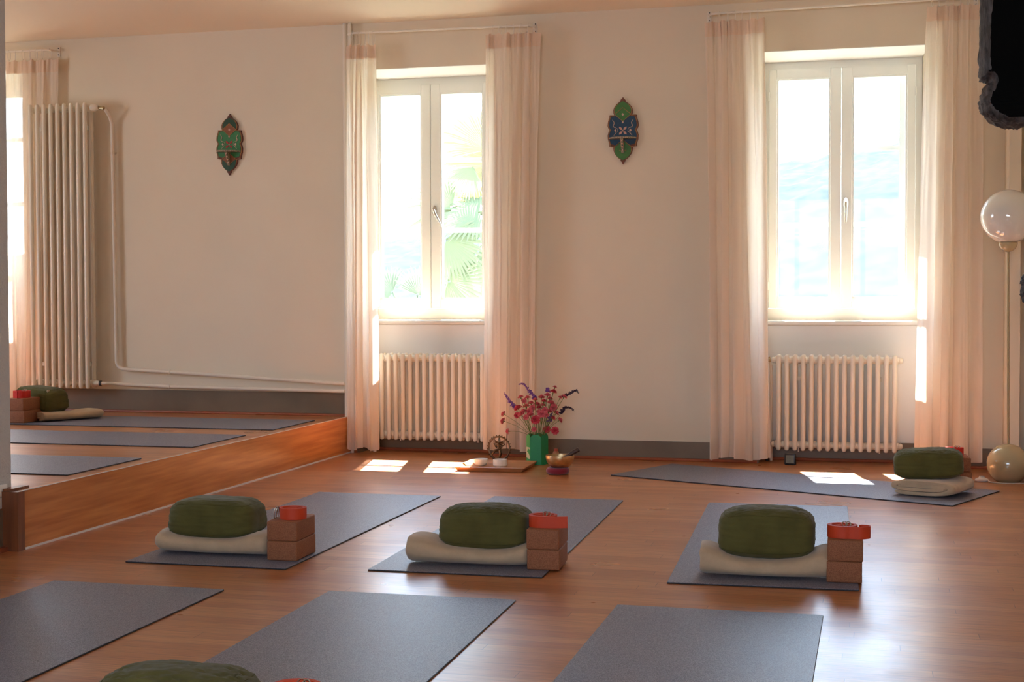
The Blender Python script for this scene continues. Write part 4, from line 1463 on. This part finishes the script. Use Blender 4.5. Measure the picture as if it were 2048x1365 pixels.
MB().tube([e1 - dd * 0.055, e1 - dd * 0.002, e1], [0.0115, 0.0125, 0.0115], 14).build('mallet_grip', MALW, ml)

# ------------------------------------------------------------------ thermometer under the right radiator
th_ = thing('digital_thermometer', 'small square black thermometer with grey display on the floor', 'thermometer', (-0.453, 7.985, 0.0), radians(-8))
BLK = mat('black_plastic', (0.018, 0.018, 0.020, 1), rough=0.35)
LCD = mat('grey_lcd', (0.20, 0.215, 0.17, 1), rough=0.25)
MB().rbox(-0.032, -0.011, 0.001, 0.032, 0.009, 0.064, 0.006, 3).build('thermometer_case', BLK, th_)
sc_ = MB().rbox(-0.022, -0.0118, 0.012, 0.022, -0.0105, 0.055, 0.0003, 1).build('display', LCD, th_)
dg = MB()
DG = mat('lcd_segments', (0.10, 0.11, 0.09, 1), rough=0.3)
for x0, z0, hh in ((-0.016, 0.036, 0.014), (-0.004, 0.036, 0.014), (-0.014, 0.016, 0.011), (-0.004, 0.016, 0.011)):
    for a, b, c, d in ((0, 0, 0.0012, hh), (0.0065, 0, 0.0077, hh), (0, 0, 0.0077, 0.0012), (0, hh - 0.0012, 0.0077, hh), (0, hh / 2, 0.0077, hh / 2 + 0.0012)):
        dg.box(x0 + a, -0.0121, z0 + b, x0 + c, -0.0117, z0 + d)
dg.build('display_digits', DG, sc_, smooth=False)

# ------------------------------------------------------------------ globe floor lamp
LAMP = mat('cream_lacquer', (0.50, 0.39, 0.22, 1), rough=0.12, coat=0.6)
BRS = mat('pale_brass', (0.40, 0.29, 0.16, 1), rough=0.38, metal=0.5)
OPAL = mat('opal_glass', (0.80, 0.77, 0.72, 1), rough=0.05, coat=1.0, spec=0.6)
OPAL.node_tree.nodes['Principled BSDF'].inputs['Subsurface Weight'].default_value = 0.6
OPAL.node_tree.nodes['Principled BSDF'].inputs['Subsurface Radius'].default_value = (0.2, 0.2, 0.2)
lx, ly = 0.655, 7.54
lp = thing('globe_floor_lamp', 'cream ball-based floor lamp with white glass globe at the right wall', 'floor lamp', (lx, ly, 0.0))
rb = 0.104
prof = [(0, 0.001)] + [(rb * cos(t), 0.086 + rb * sin(t)) for t in [radians(a) for a in range(-56, 90, 6)]] + [(0, 0.190)]
MB().lathe(prof, seg=48).build('ball_base', LAMP, lp)
MB().tube([(0, 0, 0.185), (-0.008, 0, 1.165)], 0.0062, 12).build('pole', BRS, lp)
prof = [(0, 1.158), (0.010, 1.159)] + [(0.046 * cos(t), 1.205 + 0.046 * sin(t)) for t in [radians(a) for a in range(-78, 1, 6)]] + [(0.044, 1.207), (0, 1.207)]
MB().lathe(prof, c=(-0.008, 0, 0), seg=36).build('socket_cup', LAMP, lp)
rg_ = 0.136
prof = [(0.036, 1.2075)] + [(rg_ * cos(t), 1.337 + rg_ * sin(t)) for t in [radians(a) for a in range(-70, 90, 5)]] + [(0, 1.337 + rg_)]
MB().lathe(prof, c=(-0.008, 0, 0), seg=56).build('glass_globe', OPAL, lp)
CORD = mat('clear_cord', (0.62, 0.55, 0.46, 1), rough=0.25)
pts = [(-0.105, -0.06, 0.011), (-0.09, -0.10, 0.005), (-0.04, -0.125, 0.004), (0.03, -0.12, 0.004), (0.10, -0.09, 0.004), (0.15, -0.02, 0.004), (0.17, 0.08, 0.004), (0.175, 0.2, 0.004)]




MB().tube(smooth(pts), 0.0030, 8).build('power_cord', CORD, lp)
SW = mat('clear_switch_plastic', (0.72, 0.62, 0.55, 1), rough=0.15)
swo = MB().lathe([(0, 0.0), (0.028, 0.0), (0.034, 0.006), (0.031, 0.014), (0.016, 0.021), (0.013, 0.022), (0.013, 0.028), (0, 0.029)], c=(-0.130, -0.055, 0.001), seg=24, sx_=1.0, sy_=0.8).build('foot_switch', SW, lp)

# ------------------------------------------------------------------ wall socket on the near left wall
ws = thing('wall_socket', 'white double power socket on the grey wall at the left edge', 'socket', (-3.14, 4.585, 0.205))
MB().rbox(0, -0.10, -0.048, 0.009, 0.045, 0.040, 0.003, 2).build('socket_plate', WHITEP, ws)
hl = MB()
for yy in (0.012, -0.045):
    for a, b in ((0, 0.011), (-0.010, -0.004), (0.010, -0.004), (0.004, -0.020)):
        hl.tube([(0.008, yy + a, b), (0.0096, yy + a, b)], 0.0028, 8)
hl.build('socket_holes', DARKM, ws)


# ------------------------------------------------------------------ dark carved wood hangings on the right wall
def carved(label, cx, Y, zc, prof, thick, seed, name):
    """prof: outline in XZ of the free (left) side; the slab runs right to the wall at x = 0.86"""
    WOODB = bpy.data.materials.get('charred_wood_lit') or mat('charred_wood_lit', (0.085, 0.083, 0.088, 1), rough=0.5, spec=0.5, bump=1.0, bscale=30, bdist=0.008, stretch=(2.5, 2.5, 0.8), col2=(0.012, 0.011, 0.012, 1), vscale=26)  # rim colour raised for a window-lit look
    FACEB = bpy.data.materials.get('backlit_wood_face') or mat('backlit_wood_face', (0.003, 0.003, 0.003, 1), rough=0.9, spec=0.05)  # same wood, shade of the backlit front put into the colour
    root = thing(name, label, 'wood carving', (0.86, Y, zc))
    n = len(prof)
    # dense outline
    P = smooth([(x - 0.86, 0, z - zc) for x, z in prof[1:-1]], 8)
    P = [Vector((prof[0][0] - 0.86, 0, P[0].z))] + P + [Vector((prof[-1][0] - 0.86, 0, P[-1].z))]
    N = len(P)
    xr = 0.0
    vs, fs = [], []
    J = 14
    for i, p_ in enumerate(P):
        t = (P[min(i + 1, N - 1)] - P[max(i - 1, 0)]).normalized()
        nr = Vector((t.z, 0, -t.x))
        if nr.x > 0 and abs(nr.x) > abs(nr.z):
            nr = -nr
        for j in range(J + 1):
            v = j / J
            a = v * pi
            inset = (1 - sin(a) ** 0.5) * 0.026
            rough_ = 0.006 * noise.noise(Vector((i * 0.16 + seed, j * 0.9, seed))) + 0.003 * noise.noise(Vector((i * 0.5, j * 2.3, seed + 3)))
            q = p_ - nr * (inset - rough_)
            vs.append((min(q.x, -0.002), v * thick + 0.003 * noise.noise(Vector((i * 0.3, j, 2))), q.z))
    for i in range(N - 1):
        for j in range(J):
            a = i * (J + 1) + j
            fs.append((a, a + 1, a + J + 2, a + J + 1))
    # front and back faces closed to the wall plane
    k0 = len(vs)
    for i in range(N):
        vs.append((-0.001, 0.0, vs[i * (J + 1)][2]))
        vs.append((-0.001, thick, vs[i * (J + 1) + J][2]))
    for i in range(N - 1):
        fs.append((i * (J + 1), (i + 1) * (J + 1), k0 + 2 * (i + 1), k0 + 2 * i))
        fs.append((i * (J + 1) + J, k0 + 2 * i + 1, k0 + 2 * (i + 1) + 1, (i + 1) * (J + 1) + J))
        fs.append((k0 + 2 * i, k0 + 2 * (i + 1), k0 + 2 * (i + 1) + 1, k0 + 2 * i + 1))
    rim_f = [f for f in fs if max(f) < k0]
    face_f = [f for f in fs if max(f) >= k0]
    MB().add(vs, rim_f).build('grooved_rim', WOODB, root, angle=60)
    MB().add(vs, face_f).build('backlit_face', FACEB, root, angle=40)
    return root


def sc_pt(px, py_, Y):
    v = from_px(px, py_, Y)
    return (v.x, v.z)


Yc = 4.15
pr = [sc_pt(px, py_, Yc) for px, py_ in ((2010, -215), (1985, -190), (1968, -130), (1966, -60), (1964, 0), (1963, 60), (1962, 120), (1963, 148), (1970, 157), (1978, 160), (1968, 176), (1963, 195),
                                         (1964, 212), (1975, 230), (1992, 243), (2012, 250), (2030, 251), (2048, 249), (2075, 240))]
pr.append((0.858, pr[-1][1] + 0.03))
pr.insert(0, (0.858, pr[0][1]))
carved('big black carved wood hanging with rough grooved edge in the top right corner', 0.86, Yc, 1.8, pr, 0.15, 1, 'wood_carving')
Yc2 = 6.5
pr = [sc_pt(px, py_, Yc2) for px, py_ in ((2075, 545), (2050, 550), (2044, 556), (2042, 563), (2044, 571), (2042, 582), (2043, 592), (2046, 602), (2056, 608), (2080, 610))]
pr.append((0.858, pr[-1][1]))
pr.insert(0, (0.858, pr[0][1]))
carved('small dark carving just showing at the right edge beside the lamp globe', 0.86, Yc2, 0.97, pr, 0.05, 7, 'wood_carving')

# ------------------------------------------------------------------ outside: ground, hillside, palm
GRASS = mat('outdoor_grass', (0.13, 0.15, 0.11, 1), rough=0.95, spec=0.0)
struct(MB().box(-60, 9.4, -4.2, 60, 60, -4.0).build('ground', GRASS, smooth=False))
HILL = mat('hazy_hill', (0.041, 0.047, 0.045, 1), rough=1.0, spec=0.0, col2=(0.031, 0.038, 0.040, 1), vscale=0.6)


def hillf(u, v):
    x = -160 + 240 * u
    y = 70 + 130 * v
    h = 27.0 * (v ** 0.8) * (0.55 + 0.6 * min(1.0, max(0.0, (x + 75) / 90)))
    h += 2.0 * noise.noise(Vector((x * 0.05, y * 0.05, 0))) + 0.8 * noise.noise(Vector((x * 0.3, y * 0.3, 5))) + 0.5 * abs(noise.noise(Vector((x * 0.9, y * 0.9, 2))))
    return (x, y, -7 + h)


struct(MB().grid(hillf, 200, 70).build('hillside', HILL, angle=180))

PALM = cloth_sheer('palm_leaf', (0.155, 0.18, 0.105, 1), 0.55, 0.45, 0.0)
PALMY = cloth_sheer('yellowing_palm_leaf', (0.22, 0.21, 0.10, 1), 0.55, 0.45, 0.0)
TRUNK = mat('palm_trunk', (0.24, 0.22, 0.16, 1), rough=0.9, bump=1.0, bscale=20)
cp = from_px(985, 440, 12.3)
palm = thing('palm_tree', 'fan palm tree outside the middle window', 'tree', (cp.x, cp.y, -4.0))
MB().tube([(0, 0, 0), (0.03, 0, 2.5), (0, 0, cp.z + 4.0)], [0.16, 0.13, 0.12], 14).build('trunk', TRUNK, palm)
rp_ = random.Random(9)


def fan(hub, axis, normal, rad, n, spread, m_):
    """fan leaf: pointed strips radiating from the hub in the plane given by axis and normal"""
    axis = Vector(axis).normalized()
    normal = Vector(normal)
    normal = (normal - axis * normal.dot(axis)).normalized()
    side = normal.cross(axis)
    mm = MB()
    for k in range(n):
        a = spread * ((k + 0.5) / n - 0.5)
        d = axis * cos(a) + side * sin(a)
        w = side * cos(a) - axis * sin(a)
        L = rad * (1 - 0.25 * abs(a / spread) * 2) * rp_.uniform(0.92, 1.05)
        ww = rad * 0.55 * spread / n * 0.62
        sag = rp_.uniform(0.10, 0.20)
        prev = None
        vs_ = []
        for i, (t, q) in enumerate(((0.04, 0.1), (0.35, 0.75), (0.6, 1.0), (0.85, 0.5), (1.0, 0.04))):
            c = Vector(hub) + d * L * t - Vector((0, 0, 1)) * (sag * L * t ** 3) 
            for s in (-1, 0, 1):
                vs_.append(c + w * ww * q * s + normal * (0.35 * ww * q if s == 0 else 0))
        fs_ = [(i * 3 + s, i * 3 + s + 1, i * 3 + s + 4, i * 3 + s + 3) for i in range(4) for s in range(2)]
        mm.add(vs_, fs_)
    # leaf stalk back to the crown
    mm.tube([(0, 0, cp.z + 4.0), Vector(hub) * 0.5 + Vector((0, 0, cp.z + 4.0)) * 0.5 + Vector((0, 0, 0.05)), hub], [0.018, 0.014, 0.010], 6)
    mm.build('frond', m_, palm, angle=180)


def hubpt(px, py_, Y):
    v = from_px(px, py_, Y)
    return Vector((v.x - cp.x, v.y - cp.y, v.z + 4.0))


fan(hubpt(905, 415, 12.0), (-1, -0.1, 0.25), (0.1, -1, 0.3), 0.50, 26, radians(170), PALM)
fan(hubpt(960, 425, 11.9), (-1, -0.2, -0.1), (0.0, -0.7, 0.8), 0.45, 26, radians(190), PALM)
fan(hubpt(893, 480, 11.7), (1, 0.0, -0.55), (0.0, -1, 0.3), 0.42, 24, radians(150), PALM)
fan(hubpt(897, 562, 11.7), (1, 0.0, -0.15), (0.0, -1, 0.2), 0.52, 26, radians(210), PALM)
fan(hubpt(975, 300, 12.2), (-0.75, -0.1, 0.75), (0.3, -1, 0.1), 0.62, 26, radians(110), PALMY)
fan(hubpt(990, 330, 12.6), (-1.0, -0.1, 0.05), (0.2, -1, 0.3), 0.60, 24, radians(110), PALMY)
fan(hubpt(945, 335, 12.0), (-0.5, 0.0, -0.9), (0.1, -1, 0.1), 0.30, 20, radians(120), PALM)
fan(hubpt(960, 400, 12.1), (-0.6, 0.0, 0.6), (0.1, -1, 0.2), 0.30, 20, radians(130), PALMY)
fan(hubpt(1000, 480, 12.2), (0.3, 0.0, -0.9), (0.1, -1, 0.2), 0.45, 24, radians(160), PALM)
fan(hubpt(1040, 400, 12.6), (0.9, 0.3, 0.3), (-0.1, -1, 0.3), 0.6, 24, radians(170), PALM)
fan(hubpt(1010, 330, 12.8), (0.3, 0.3, 0.9), (-0.1, -1, 0.3), 0.6, 24, radians(150), PALM)
# low broad-leaved bush left of the palm
bp_ = from_px(830, 610, 13.0)
BUSH = cloth_sheer('bush_leaf', (0.13, 0.15, 0.10, 1), 0.6, 0.4, 0.0)
bush = thing('fan_palm_sapling', 'young pale fan palm lower outside the middle window', 'tree', (bp_.x, bp_.y, -4.0))
palm_keep, palm = palm, bush
cp_keep = cp.copy()
cp = Vector((bp_.x, bp_.y, bp_.z - 0.4))
MB().tube([(0, 0, 0), (0, 0, cp.z + 4.0)], [0.12, 0.08], 12).build('trunk', TRUNK, bush)
fan(hubpt(785, 585, 13), (-0.7, 0, 0.35), (0.1, -1, 0.3), 0.40, 22, radians(170), BUSH)
fan(hubpt(835, 590, 13), (0.25, 0, 0.9), (0.1, -1, 0.3), 0.36, 22, radians(170), BUSH)
fan(hubpt(850, 560, 13), (0.9, 0, 0.1), (0.1, -1, 0.3), 0.40, 22, radians(170), BUSH)
